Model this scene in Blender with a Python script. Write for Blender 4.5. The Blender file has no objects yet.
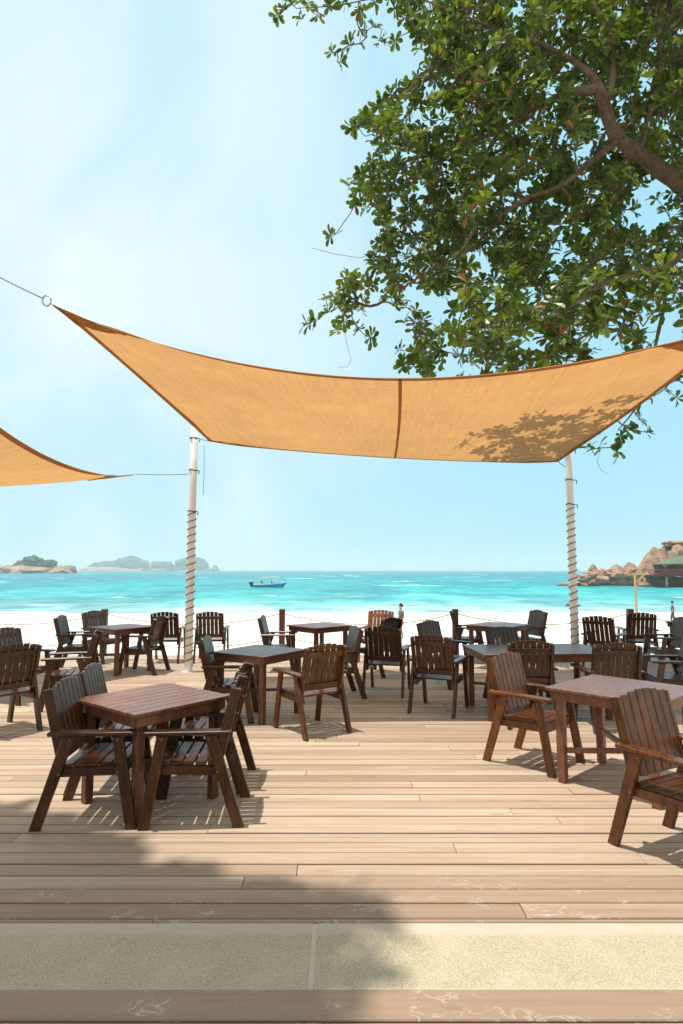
import bpy, bmesh, math, random
import numpy as np
from mathutils import Vector, Matrix, noise as mnoise
random.seed(7); rng = np.random.default_rng(7)
R = math.radians
SC = bpy.context.scene
COL = SC.collection

# ------------------------------------------------------------------ camera
F, H = 600.0, 1.66
PITCH = math.atan(58 / F)
cam = bpy.data.cameras.new('camera'); cam_o = bpy.data.objects.new('camera', cam); COL.objects.link(cam_o)
cam.sensor_fit = 'VERTICAL'; cam.sensor_height = 36; cam.sensor_width = 24; cam.lens = 36 * F / 1024
cam_o.location = (0, 0, H); cam_o.rotation_euler = (math.pi / 2 + PITCH, 0, 0)
cam.clip_start = 0.05; cam.clip_end = 30000
SC.camera = cam_o

def at(u, v, Y):
    """world point seen at measured photo position (u, v), standing Y metres ahead"""
    a = (u - 341.5) / F; b = (512 - v) / F
    d = Vector((a, math.cos(PITCH) - b * math.sin(PITCH), math.sin(PITCH) + b * math.cos(PITCH)))
    return d * (Y / d.y) + Vector((0, 0, H))
def atz(u, v, z):
    d = at(u, v, 1.0) - Vector((0, 0, H))
    return d * ((z - H) / d.z) + Vector((0, 0, H))

# ------------------------------------------------------------------ node helpers
def mat(name):
    m = bpy.data.materials.new(name); m.use_nodes = True
    nt = m.node_tree; b = nt.nodes['Principled BSDF']
    return m, nt, b
def N(nt, t, **kw):
    n = nt.nodes.new(t)
    for k, v in kw.items():
        if k.startswith('i_'):
            n.inputs[k[2:].replace('_', ' ')].default_value = v
        else: setattr(n, k, v)
    return n
def L(nt, a, b): nt.links.new(a, b)
def ramp(nt, stops, interp='LINEAR'):
    r = nt.nodes.new('ShaderNodeValToRGB'); cr = r.color_ramp; cr.interpolation = interp
    while len(cr.elements) < len(stops): cr.elements.new(0.5)
    for e, (p, c) in zip(cr.elements, stops):
        e.position = p; e.color = (*c, 1) if len(c) == 3 else c
    return r
def mix(nt, fac, a, b, mode='MIX'):
    n = nt.nodes.new('ShaderNodeMix'); n.data_type = 'RGBA'; n.blend_type = mode
    for s, x in (('Factor', fac), ('A', a), ('B', b)):
        sock = [i for i in n.inputs if i.name == s and (i.type == 'RGBA' if s != 'Factor' else i.type == 'VALUE')][0]
        if hasattr(x, 'is_linked'): L(nt, x, sock)
        elif isinstance(x, (int, float)): sock.default_value = x
        else: sock.default_value = (*x, 1)
    return [o for o in n.outputs if o.type == 'RGBA'][0]
def mathn(nt, op, a, b=None, c=None, clamp=False):
    n = nt.nodes.new('ShaderNodeMath'); n.operation = op; n.use_clamp = clamp
    for i, x in enumerate((a, b, c)):
        if x is None: continue
        if hasattr(x, 'is_linked'): L(nt, x, n.inputs[i])
        else: n.inputs[i].default_value = x
    return n.outputs[0]
def mapped(nt, src, scale):
    mp = nt.nodes.new('ShaderNodeMapping'); mp.inputs['Scale'].default_value = scale
    L(nt, src, mp.inputs['Vector']); return mp.outputs[0]
def noise_t(nt, vec, scale, detail=4, rough=.55):
    n = N(nt, 'ShaderNodeTexNoise'); n.inputs['Scale'].default_value = scale
    n.inputs['Detail'].default_value = detail; n.inputs['Roughness'].default_value = rough
    L(nt, vec, n.inputs['Vector']); return n.outputs['Fac']
def bump(nt, b, h, strength, dist):
    n = N(nt, 'ShaderNodeBump'); n.inputs['Strength'].default_value = strength; n.inputs['Distance'].default_value = dist
    L(nt, h, n.inputs['Height']); L(nt, n.outputs[0], b.inputs['Normal'])
def simple(name, col, rough=.6, var=.25, scale=8, metal=0):
    m, nt, b = mat(name); tc = N(nt, 'ShaderNodeTexCoord')
    f = noise_t(nt, tc.outputs['Object'], scale)
    c = mix(nt, f, tuple(x * (1 - var) for x in col), tuple(min(1, x * (1 + var)) for x in col))
    L(nt, c, b.inputs['Base Color']); b.inputs['Roughness'].default_value = rough; b.inputs['Metallic'].default_value = metal
    return m

# ------------------------------------------------------------------ materials
def wood_varnish(name, c0, c1, rough):
    m, nt, b = mat(name); tc = N(nt, 'ShaderNodeTexCoord'); oi = N(nt, 'ShaderNodeObjectInfo')
    add = N(nt, 'ShaderNodeVectorMath'); add.operation = 'ADD'
    L(nt, tc.outputs['Object'], add.inputs[0])
    cx = N(nt, 'ShaderNodeCombineXYZ'); r10 = mathn(nt, 'MULTIPLY', oi.outputs['Random'], 37.0)
    for i in range(3): L(nt, r10, cx.inputs[i])
    L(nt, cx.outputs[0], add.inputs[1])
    g = noise_t(nt, mapped(nt, add.outputs[0], (9, 9, 2.2)), 3.0, 6, .65)
    g2 = noise_t(nt, add.outputs[0], 3.5, 5)
    c = mix(nt, ramp_out(nt, g, .35, .7), c0, c1)
    c = mix(nt, mathn(nt, 'MULTIPLY', ramp_out(nt, g2, .55, .75), .5), c, tuple(x * 1.7 for x in c1))
    v = mathn(nt, 'MULTIPLY_ADD', oi.outputs['Random'], .5, .75)
    hs = N(nt, 'ShaderNodeHueSaturation'); L(nt, c, hs.inputs['Color']); L(nt, v, hs.inputs['Value'])
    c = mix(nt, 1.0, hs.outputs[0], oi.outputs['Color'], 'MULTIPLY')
    L(nt, c, b.inputs['Base Color'])
    rr = mathn(nt, 'MULTIPLY_ADD', g2, .25, rough - .12); L(nt, rr, b.inputs['Roughness'])
    bump(nt, b, g, .12, .004)
    return m
def ramp_out(nt, f, a, bb):
    n = N(nt, 'ShaderNodeMapRange'); n.inputs['From Min'].default_value = a; n.inputs['From Max'].default_value = bb
    L(nt, f, n.inputs['Value']); return n.outputs[0]
M_CHAIR = wood_varnish('chair_wood', (.034, .0105, .0030), (.112, .039, .0085), .29)
M_TABLE = wood_varnish('table_wood', (.075, .024, .011), (.175, .066, .033), .30)
M_POST = simple('post_wood', (.13, .05, .025), .7, .4, 12)
M_BOLT = simple('bolt_metal', (.30, .24, .17), .5, .1, 20, .7)

def deck_material():
    m, nt, b = mat('deck_wood'); g = N(nt, 'ShaderNodeNewGeometry'); P = g.outputs['Position']
    at_ = N(nt, 'ShaderNodeAttribute'); at_.attribute_name = 'tint'
    sep = N(nt, 'ShaderNodeSeparateColor'); L(nt, at_.outputs['Color'], sep.inputs[0])
    rnd, rnd2 = sep.outputs[0], sep.outputs[1]
    off = N(nt, 'ShaderNodeCombineXYZ'); L(nt, mathn(nt, 'MULTIPLY', rnd2, 50), off.inputs[0]); L(nt, mathn(nt, 'MULTIPLY', rnd, 9), off.inputs[2])
    add = N(nt, 'ShaderNodeVectorMath'); add.operation = 'ADD'; L(nt, P, add.inputs[0]); L(nt, off.outputs[0], add.inputs[1])
    grain = noise_t(nt, mapped(nt, add.outputs[0], (.7, 42, 20)), 1.0, 7, .68)
    patch = noise_t(nt, mapped(nt, add.outputs[0], (.8, 5, 4)), 1.0, 5, .6)
    base = ramp(nt, [(0, (.33, .25, .18)), (.2, (.47, .36, .26)), (.45, (.58, .455, .335)), (.6, (.51, .38, .275)), (.8, (.41, .31, .225)), (1, (.62, .50, .38))])
    L(nt, rnd, base.inputs[0])
    c = mix(nt, mathn(nt, 'MULTIPLY', ramp_out(nt, grain, .38, .68), .65), base.outputs[0], (.25, .155, .10))
    c = mix(nt, mathn(nt, 'MULTIPLY', ramp_out(nt, patch, .5, .8), .45), c, (.43, .27, .18))
    pl = noise_t(nt, mapped(nt, add.outputs[0], (.5, 3, 3)), 1.3, 4)
    c = mix(nt, mathn(nt, 'MULTIPLY', ramp_out(nt, pl, .5, .75), .5), c, (.56, .47, .38))
    knots = N(nt, 'ShaderNodeTexVoronoi'); knots.inputs['Scale'].default_value = 1.0; L(nt, mapped(nt, add.outputs[0], (1.1, 7, 3)), knots.inputs['Vector'])
    c = mix(nt, mathn(nt, 'MULTIPLY', ramp_out(nt, knots.outputs['Distance'], .10, .03), .5), c, (.17, .10, .065))
    st = noise_t(nt, mapped(nt, P, (1.1, 1.6, 1)), 1.4, 6, .7)                      # trodden-in dirt and damp
    c = mix(nt, mathn(nt, 'MULTIPLY', ramp_out(nt, st, .55, .8), .3), c, (.25, .175, .125))
    c = mix(nt, mathn(nt, 'MULTIPLY', sep.outputs[2], .85), c, (.07, .042, .028))   # shade of the gaps painted dark into the board edges
    # worn greyer boards with lime scuffs beside the concrete band
    sp = N(nt, 'ShaderNodeSeparateXYZ'); L(nt, P, sp.inputs[0])
    near = N(nt, 'ShaderNodeMapRange'); near.inputs['From Min'].default_value = 3.9; near.inputs['From Max'].default_value = 3.05
    L(nt, sp.outputs[1], near.inputs['Value'])
    c = mix(nt, mathn(nt, 'MULTIPLY', near.outputs[0], .6), c, (.26, .175, .128))
    wv = N(nt, 'ShaderNodeTexNoise'); wv.inputs['Scale'].default_value = 7; wv.inputs['Detail'].default_value = 6; wv.inputs['Distortion'].default_value = 2.2
    L(nt, mapped(nt, add.outputs[0], (.8, 1.5, 1)), wv.inputs['Vector'])
    ridge = mathn(nt, 'ABSOLUTE', mathn(nt, 'SUBTRACT', wv.outputs['Fac'], .5))
    line = N(nt, 'ShaderNodeMapRange'); line.inputs['From Min'].default_value = .03; line.inputs['From Max'].default_value = .004
    L(nt, ridge, line.inputs['Value'])
    area = ramp_out(nt, noise_t(nt, mapped(nt, add.outputs[0], (2.2, 5, 1)), 1.6, 3), .52, .66)
    near2 = N(nt, 'ShaderNodeMapRange'); near2.inputs['From Min'].default_value = 3.7; near2.inputs['From Max'].default_value = 3.1
    L(nt, sp.outputs[1], near2.inputs['Value'])
    sc = mathn(nt, 'MULTIPLY', mathn(nt, 'MULTIPLY', line.outputs[0], area), mathn(nt, 'MULTIPLY', near2.outputs[0], .55))
    c = mix(nt, sc, c, (.66, .62, .54))
    L(nt, c, b.inputs['Base Color']); b.inputs['Roughness'].default_value = .62
    b.inputs['Specular IOR Level'].default_value = .35
    bump(nt, b, grain, .25, .004)
    return m
M_DECK = deck_material()

def concrete_material():
    m, nt, b = mat('exposed_aggregate'); g = N(nt, 'ShaderNodeNewGeometry'); P = g.outputs['Position']
    f = noise_t(nt, P, 160, 3, .7); f2 = noise_t(nt, P, 5, 5); f3 = noise_t(nt, P, 60, 3)
    c = mix(nt, ramp_out(nt, f, .3, .7), (.25, .205, .13), (.60, .53, .38))
    c = mix(nt, mathn(nt, 'MULTIPLY', ramp_out(nt, f3, .6, .75), .6), c, (.42, .32, .2))
    c = mix(nt, mathn(nt, 'MULTIPLY', ramp_out(nt, f2, .4, .7), .35), c, (.56, .48, .36))
    sp = N(nt, 'ShaderNodeSeparateXYZ'); L(nt, P, sp.inputs[0])
    yy = mathn(nt, 'MULTIPLY_ADD', noise_t(nt, mapped(nt, P, (5, 9, 1)), 1.5, 5, .7), .07, sp.outputs[1])
    band = ramp_out(nt, yy, 2.945, 2.975)
    c = mix(nt, mathn(nt, 'MULTIPLY', band, .85), c, mix(nt, noise_t(nt, mapped(nt, P, (3, 12, 1)), 2, 5), (.46, .37, .28), (.60, .51, .41)))
    edge = ramp_out(nt, mathn(nt, 'MULTIPLY_ADD', noise_t(nt, P, 14, 5), .03, sp.outputs[1]), 2.592, 2.572)   # lime edge left by the shuttering
    c = mix(nt, mathn(nt, 'MULTIPLY', edge, .5), c, (.60, .54, .44))
    L(nt, c, b.inputs['Base Color']); b.inputs['Roughness'].default_value = .85
    bump(nt, b, f, .5, .006)
    return m
M_CONC = concrete_material()
M_SCREED = simple('smooth_screed', (.53, .45, .36), .85, .16, 9)

def sand_material():
    m, nt, b = mat('white_sand'); g = N(nt, 'ShaderNodeNewGeometry'); P = g.outputs['Position']
    f = noise_t(nt, P, .6, 6); sp = N(nt, 'ShaderNodeSeparateXYZ'); L(nt, P, sp.inputs[0])
    c = mix(nt, f, (.70, .66, .60), (.82, .79, .74))
    wet = N(nt, 'ShaderNodeMapRange'); wet.inputs['From Min'].default_value = -2.85; wet.inputs['From Max'].default_value = -3.2
    L(nt, sp.outputs[2], wet.inputs['Value'])
    c = mix(nt, mathn(nt, 'MULTIPLY', wet.outputs[0], .5), c, (.58, .60, .56))
    L(nt, c, b.inputs['Base Color']); b.inputs['Roughness'].default_value = .9
    bump(nt, b, noise_t(nt, P, 3, 5), .5, .05)
    return m
M_SAND = sand_material()

def sea_material():
    m, nt, b = mat('sea_water'); g = N(nt, 'ShaderNodeNewGeometry'); P = g.outputs['Position']
    sp = N(nt, 'ShaderNodeSeparateXYZ'); L(nt, P, sp.inputs[0]); Y = sp.outputs[1]
    wob = noise_t(nt, mapped(nt, P, (.012, .02, 1)), 1.0, 4)
    t = mathn(nt, 'DIVIDE', 71.0, Y)                      # water deepens away from the shore
    t = mathn(nt, 'MULTIPLY', t, mathn(nt, 'MULTIPLY_ADD', wob, .6, .7), clamp=True)
    r = ramp(nt, [(0, (.02, .145, .225)), (.05, (.018, .175, .25)), (.12, (.02, .235, .295)), (.25, (.028, .33, .36)), (.48, (.045, .43, .43)),
                  (.72, (.13, .55, .54)), (.85, (.26, .60, .58)), (.97, (.48, .67, .64))])
    L(nt, t, r.inputs[0])
    # darker and lighter wave streaks at two sizes
    s1 = noise_t(nt, mapped(nt, P, (.12, .06, 1)), 1.0, 6, .66)
    s2 = noise_t(nt, mapped(nt, P, (.04, .011, 1)), 1.0, 6, .65)
    s3 = noise_t(nt, mapped(nt, P, (.010, .0022, 1)), 1.0, 5, .65)
    c = mix(nt, mathn(nt, 'MULTIPLY', ramp_out(nt, s1, .46, .60), .6), r.outputs[0], (.02, .25, .30))
    c = mix(nt, mathn(nt, 'MULTIPLY', ramp_out(nt, s2, .46, .60), .7), c, (.02, .20, .27))
    c = mix(nt, mathn(nt, 'MULTIPLY', ramp_out(nt, s3, .48, .62), .55), c, (.025, .17, .25))
    c = mix(nt, mathn(nt, 'MULTIPLY', ramp_out(nt, s1, .46, .30), .4), c, (.14, .56, .55))
    # broken foam: swash lines by the beach and small whitecaps further out
    fm = noise_t(nt, mapped(nt, P, (.05, .30, 1)), 1.0, 7, .7)
    fa = mathn(nt, 'MULTIPLY', ramp_out(nt, fm, .50, .68), ramp_out(nt, t, .66, .92))
    fb = noise_t(nt, mapped(nt, P, (.06, .22, 1)), 1.0, 7, .68)
    fb = mathn(nt, 'MULTIPLY', ramp_out(nt, fb, .735, .765), ramp_out(nt, t, .05, .16))
    c = mix(nt, mathn(nt, 'MULTIPLY', mathn(nt, 'MAXIMUM', fa, fb), .7), c, (.82, .86, .85))
    ca = N(nt, 'ShaderNodeAttribute'); ca.attribute_name = 'crest'
    cs = N(nt, 'ShaderNodeSeparateColor'); L(nt, ca.outputs['Color'], cs.inputs[0])
    br = noise_t(nt, mapped(nt, P, (.5, .9, 1)), 1.0, 5, .7)
    cap = mathn(nt, 'MULTIPLY', ramp_out(nt, cs.outputs[0], .44, .60), ramp_out(nt, br, .44, .56))
    c = mix(nt, cap, c, (.80, .85, .84))
    L(nt, c, b.inputs['Base Color']); b.inputs['Roughness'].default_value = .3
    b.inputs['IOR'].default_value = 1.33; b.inputs['Specular IOR Level'].default_value = .16
    h1 = noise_t(nt, mapped(nt, P, (.12, .45, 1)), 1.0, 6, .6)
    bump(nt, b, h1, 1.0, .8)
    return m
M_SEA = sea_material()

def fabric(name, diff, trans, porous, leafy=False):
    m = bpy.data.materials.new(name); m.use_nodes = True; nt = m.node_tree
    for n in list(nt.nodes):
        if n.type != 'OUTPUT_MATERIAL': nt.nodes.remove(n)
    out = [n for n in nt.nodes if n.type == 'OUTPUT_MATERIAL'][0]
    tc = N(nt, 'ShaderNodeTexCoord'); uv = tc.outputs['UV']
    w1 = noise_t(nt, mapped(nt, uv, (7, 130, 1)), 1.0, 4, .75); w2 = noise_t(nt, mapped(nt, uv, (130, 7, 1)), 1.0, 3, .7)
    big = noise_t(nt, mapped(nt, uv, (5, 4, 1)), 1.0, 4)
    w = mathn(nt, 'MULTIPLY_ADD', mathn(nt, 'ADD', w1, w2), .45, mathn(nt, 'MULTIPLY_ADD', big, .4, .35))
    def tint(c):
        mx = N(nt, 'ShaderNodeVectorMath'); mx.operation = 'SCALE'; mx.inputs[0].default_value = c; L(nt, w, mx.inputs['Scale']); return mx.outputs[0]
    d = N(nt, 'ShaderNodeBsdfDiffuse'); t = N(nt, 'ShaderNodeBsdfTranslucent'); tr = N(nt, 'ShaderNodeBsdfTransparent')
    L(nt, tint(diff), d.inputs[0]); L(nt, tint(trans), t.inputs[0])
    bp = N(nt, 'ShaderNodeBump'); bp.inputs['Strength'].default_value = .25; bp.inputs['Distance'].default_value = .01
    L(nt, mathn(nt, 'ADD', w1, w2), bp.inputs['Height']); L(nt, bp.outputs[0], d.inputs['Normal'])
    a = N(nt, 'ShaderNodeAddShader'); L(nt, d.outputs[0], a.inputs[0]); L(nt, t.outputs[0], a.inputs[1])
    mx = N(nt, 'ShaderNodeMixShader'); mx.inputs[0].default_value = porous
    L(nt, a.outputs[0], mx.inputs[1]); L(nt, tr.outputs[0], mx.inputs[2]); L(nt, mx.outputs[0], out.inputs[0])
    return m
M_SAIL = fabric('sail_fabric', (.25, .155, .068), (.335, .178, .066), .02)
M_HEM = fabric('sail_hem', (.20, .115, .055), (.175, .085, .034), 0)
M_PATCH = fabric('sail_patch', (.20, .105, .042), (.17, .078, .026), 0)

def leaf_material(name, c_dark, c_light, trans):
    m = bpy.data.materials.new(name); m.use_nodes = True; nt = m.node_tree
    b = nt.nodes['Principled BSDF']; out = [n for n in nt.nodes if n.type == 'OUTPUT_MATERIAL'][0]
    a = N(nt, 'ShaderNodeAttribute'); a.attribute_name = 'tint'
    sep = N(nt, 'ShaderNodeSeparateColor'); L(nt, a.outputs['Color'], sep.inputs[0])
    c = mix(nt, sep.outputs[0], c_dark, c_light)
    L(nt, c, b.inputs['Base Color']); b.inputs['Roughness'].default_value = .38; b.inputs['Specular IOR Level'].default_value = .4
    t = N(nt, 'ShaderNodeBsdfTranslucent'); c2 = mix(nt, sep.outputs[0], tuple(x * .7 for x in trans), trans); L(nt, c2, t.inputs[0])
    mx = N(nt, 'ShaderNodeMixShader'); mx.inputs[0].default_value = .38
    L(nt, b.outputs[0], mx.inputs[1]); L(nt, t.outputs[0], mx.inputs[2]); L(nt, mx.outputs[0], out.inputs[0])
    return m
M_LEAF = leaf_material('green_leaf', (.015, .033, .005), (.066, .110, .011), (.18, .28, .013))
M_LEAFY = leaf_material('young_leaf', (.10, .17, .02), (.17, .22, .03), (.36, .44, .05))
M_LEAFD = leaf_material('dead_leaf', (.16, .06, .02), (.26, .10, .03), (.40, .12, .03))
def bark_material():
    m, nt, b = mat('bark'); tc = N(nt, 'ShaderNodeTexCoord'); f = noise_t(nt, tc.outputs['Object'], 9, 7, .7)
    f2 = noise_t(nt, tc.outputs['Object'], 2.5, 4)
    c = mix(nt, ramp_out(nt, f, .3, .7), (.07, .042, .028), (.20, .135, .09))
    c = mix(nt, mathn(nt, 'MULTIPLY', ramp_out(nt, f2, .5, .7), .5), c, (.27, .21, .16))
    L(nt, c, b.inputs['Base Color']); b.inputs['Roughness'].default_value = .9; bump(nt, b, f, 1.0, .03); return m
M_BARK = bark_material()
M_WHITE = simple('white_paint', (.80, .79, .76), .45, .08, 5)
M_ROPE = simple('dark_rope', (.10, .075, .055), .9, .3, 40)
M_ROPE2 = simple('fence_rope', (.40, .27, .18), .9, .3, 40)
M_CABLE = simple('dark_cable', (.10, .12, .12), .6, .1, 20)
M_STEEL = simple('steel', (.45, .46, .48), .3, .1, 20, .9)

# ------------------------------------------------------------------ object helpers
def tag(o, label=None, cat=None, group=None, kind=None):
    if label: o['label'] = label
    if cat: o['category'] = cat
    if group: o['group'] = group
    if kind: o['kind'] = kind
    return o
def empty(name, loc=(0, 0, 0), rz=0):
    o = bpy.data.objects.new(name, None); COL.objects.link(o); o.location = loc; o.rotation_euler = (0, 0, rz); o.empty_display_size = .1
    return o
def link(name, me, m, parent=None, smooth=False):
    o = bpy.data.objects.new(name, me); COL.objects.link(o)
    for x in (m if isinstance(m, (list, tuple)) else [m]): me.materials.append(x)
    if parent: o.parent = parent
    if smooth:
        for p in me.polygons: p.use_smooth = True
    return o
def from_bm(name, bm, m, parent=None, smooth=False):
    me = bpy.data.meshes.new(name); bmesh.ops.recalc_face_normals(bm, faces=bm.faces[:]); bm.to_mesh(me); bm.free()
    return link(name, me, m, parent, smooth)
def from_arr(name, V, Fc, m, parent=None, smooth=False):
    me = bpy.data.meshes.new(name); me.from_pydata([tuple(v) for v in V], [], [tuple(f) for f in Fc]); me.update()
    return link(name, me, m, parent, smooth)
def prism(bm, prof, axis, a, b, bev=.004):
    """extrude a 2-D outline along axis ('x','y','z') from a to b"""
    def P(p, t):
        return {'y': (p[0], t, p[1]), 'x': (t, p[0], p[1]), 'z': (p[0], p[1], t)}[axis]
    lo = [bm.verts.new(P(p, a)) for p in prof]; hi = [bm.verts.new(P(p, b)) for p in prof]
    n = len(prof); fs = [bm.faces.new(lo[::-1]), bm.faces.new(hi)]
    for i in range(n): fs.append(bm.faces.new((lo[i], lo[(i + 1) % n], hi[(i + 1) % n], hi[i])))
    if bev:
        es = list({e for f in fs for e in f.edges})
        bmesh.ops.bevel(bm, geom=es, offset=bev, segments=1, affect='EDGES')
def box(bm, x0, x1, y0, y1, z0, z1, bev=.004, M=None):
    n0 = len(bm.verts)
    prism(bm, [(x0, y0), (x1, y0), (x1, y1), (x0, y1)], 'z', z0, z1, bev)
    if M is not None:
        bm.verts.ensure_lookup_table(); bmesh.ops.transform(bm, matrix=M, verts=bm.verts[n0:])
def tube_arr(pts, rad, sides=8, caps=True):
    """tapered tube through pts -> verts, faces"""
    pts = [Vector(p) for p in pts]; n = len(pts)
    rs = rad if isinstance(rad, (list, tuple)) else [rad] * n
    V, Fc = [], []; up = None
    for i, p in enumerate(pts):
        d = (pts[min(i + 1, n - 1)] - pts[max(i - 1, 0)])
        d = d.normalized() if d.length > 1e-9 else Vector((0, 0, 1))
        if up is None:
            up = d.orthogonal().normalized()
        else:
            up = (up - d * up.dot(d)); up = up.normalized() if up.length > 1e-6 else d.orthogonal().normalized()
        q = d.cross(up)
        for k in range(sides):
            a = 2 * math.pi * k / sides
            V.append(p + (up * math.cos(a) + q * math.sin(a)) * rs[i])
    for i in range(n - 1):
        for k in range(sides):
            k2 = (k + 1) % sides
            Fc.append((i * sides + k, i * sides + k2, (i + 1) * sides + k2, (i + 1) * sides + k))
    if caps:
        Fc.append(tuple(range(sides))[::-1]); Fc.append(tuple((n - 1) * sides + k for k in range(sides)))
    return V, Fc
def tubes(name, lst, m, parent=None, sides=8, smooth=True):
    V, Fc = [], []
    for pts, rad in lst:
        v, f = tube_arr(pts, rad, sides); o = len(V); V += v; Fc += [tuple(i + o for i in x) for x in f]
    return from_arr(name, V, Fc, m, parent, smooth)
def copy_tree(o, parent=None):
    c = o.copy(); COL.objects.link(c)
    if parent: c.parent = parent
    for ch in list(o.children): copy_tree(ch, c)
    return c

# ------------------------------------------------------------------ world, sun
SHIFT = (.20, .03)                                   # ground shift of a shadow per metre of height
sv = Vector((-SHIFT[0], -SHIFT[1], 1)).normalized()  # towards the sun
elev = math.asin(sv.z); az = math.atan2(sv.x, sv.y)
w = bpy.data.worlds.new('World'); SC.world = w; w.use_nodes = True; nt = w.node_tree
bg = nt.nodes['Background']; sky = N(nt, 'ShaderNodeTexSky'); sky.sky_type = 'NISHITA'; sky.sun_disc = False
sky.sun_elevation = elev; sky.sun_rotation = az; sky.air_density = 1.0; sky.dust_density = 1.6; sky.ozone_density = 1.0
tc = N(nt, 'ShaderNodeTexCoord')
tinted = mix(nt, 1.0, sky.outputs[0], (1.05, 1.18, 1.0), 'MULTIPLY')
# thin high cloud veil
vm = mapped(nt, tc.outputs['Generated'], (1.8, 1.5, 1.6))
cl = N(nt, 'ShaderNodeTexNoise'); cl.inputs['Scale'].default_value = 1.3; cl.inputs['Detail'].default_value = 5; cl.inputs['Roughness'].default_value = .5; cl.inputs['Distortion'].default_value = .6
L(nt, vm, cl.inputs['Vector'])
sx = N(nt, 'ShaderNodeSeparateXYZ'); L(nt, tc.outputs['Generated'], sx.inputs[0])
left = ramp_out(nt, sx.outputs[0], .30, -.40)
humid = mix(nt, left, (3.3, 6.5, 8.1), (4.7, 7.0, 8.0))     # bright humid air over a tropical sea
base_sky = mix(nt, .86, tinted, humid)
fac = mathn(nt, 'MULTIPLY', ramp_out(nt, cl.outputs['Fac'], .40, .64), mathn(nt, 'MULTIPLY_ADD', left, .9, .05))
veil = mix(nt, fac, base_sky, (7.0, 7.9, 8.1))
# unseen neutral brightness overhead and inland, added as warm fill for shaded areas
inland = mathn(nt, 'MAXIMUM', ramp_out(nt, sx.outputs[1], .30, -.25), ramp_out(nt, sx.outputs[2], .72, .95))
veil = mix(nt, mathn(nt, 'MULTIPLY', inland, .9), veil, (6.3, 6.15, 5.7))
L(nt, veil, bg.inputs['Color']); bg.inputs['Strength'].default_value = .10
sun = bpy.data.lights.new('sun', 'SUN'); sun.energy = 3.8; sun.angle = R(.53); sun.color = (1, .93, .83)
sun_o = bpy.data.objects.new('sun', sun); COL.objects.link(sun_o); sun_o.rotation_euler = sv.to_track_quat('Z', 'Y').to_euler(); sun_o.location = (0, 0, 40)
SC.view_settings.view_transform = 'Standard'; SC.view_settings.look = 'None'; SC.view_settings.gamma = 1; SC.view_settings.exposure = 0.35
SC.view_settings.use_curve_mapping = False
SC.render.engine = 'CYCLES'
SC.cycles.max_bounces = 8; SC.cycles.transparent_max_bounces = 12; SC.cycles.volume_bounces = 1
SC.cycles.use_denoising = True
SC.cycles.sample_clamp_indirect = 8

# ------------------------------------------------------------------ deck and ground
def make_deck():
    V, Fc, T = [], [], []
    def board(x0, x1, y0, y1, z1, th=.045):
        o = len(V); c = .0055
        zt = z1 + random.uniform(-.002, .002)
        V.extend([(x0, y0, z1 - th), (x1, y0, z1 - th), (x1, y1, z1 - th), (x0, y1, z1 - th),
                  (x0, y0, zt - c), (x1, y0, zt - c), (x1, y1, zt - c), (x0, y1, zt - c),
                  (x0 + .001, y0 + c, zt), (x1 - .001, y0 + c, zt), (x1 - .001, y1 - c, zt), (x0 + .001, y1 - c, zt)])
        for f in ((0, 3, 2, 1), (0, 1, 5, 4), (1, 2, 6, 5), (2, 3, 7, 6), (3, 0, 4, 7), (4, 5, 9, 8), (5, 6, 10, 9), (6, 7, 11, 10), (7, 4, 8, 11), (8, 9, 10, 11)):
            Fc.append(tuple(o + i for i in f))
        q = (random.random(), random.random()); T.extend([(*q, 1, 1)] * 8 + [(*q, 0, 1)] * 4)
    rows = [(3.018, 3.043)]
    y = 3.050
    while y < 11.95:
        wd = .128 + random.uniform(-.006, .006); rows.append((y, y + wd)); y += wd + .008
    y = 2.558; first = True
    while y > -4:
        wd = .165 if first else .13; first = False
        rows.append((y - wd, y)); y -= wd + .006
    for (a, b) in rows:
        x = -15 - random.uniform(0, 3)
        while x < 15:
            ln = random.choice((3.0, 3.6, 4.2, 4.8, 5.4)) + random.uniform(-.3, .3)
            board(x, x + ln - .0025, a, b, 0); x += ln
    me = bpy.data.meshes.new('deck'); me.from_pydata(V, [], Fc); me.update()
    ca = me.color_attributes.new('tint', 'FLOAT_COLOR', 'POINT')
    ca.data.foreach_set('color', np.array(T, dtype=np.float32).ravel())
    d = link('deck', me, M_DECK); tag(d, kind='structure')
    # joists and fascia below
    bm = bmesh.new()
    for k in range(-24, 25): box(bm, k * .6 - .03, k * .6 + .03, -4, 2.5, -.20, -.048, 0)
    for k in range(-24, 25): box(bm, k * .6 - .03, k * .6 + .03, 3.05, 11.9, -.20, -.048, 0)
    box(bm, -15, 15, 11.96, 12.0, -.30, -.005, 0)
    tag(from_bm('deck_joists', bm, M_POST), kind='structure')
    bm = bmesh.new()
    box(bm, -16, -.137, 2.562, 3.014, -.4, -.004, 0); box(bm, -.113, 16, 2.562, 3.014, -.4, -.004, 0)
    c = from_bm('concrete_path', bm, M_CONC); tag(c, kind='structure')
    bm = bmesh.new(); box(bm, -.1365, -.1135, 2.562, 3.012, -.4, -.005, 0)
    tag(from_bm('path_joint', bm, M_SCREED), kind='structure')
make_deck()

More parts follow.
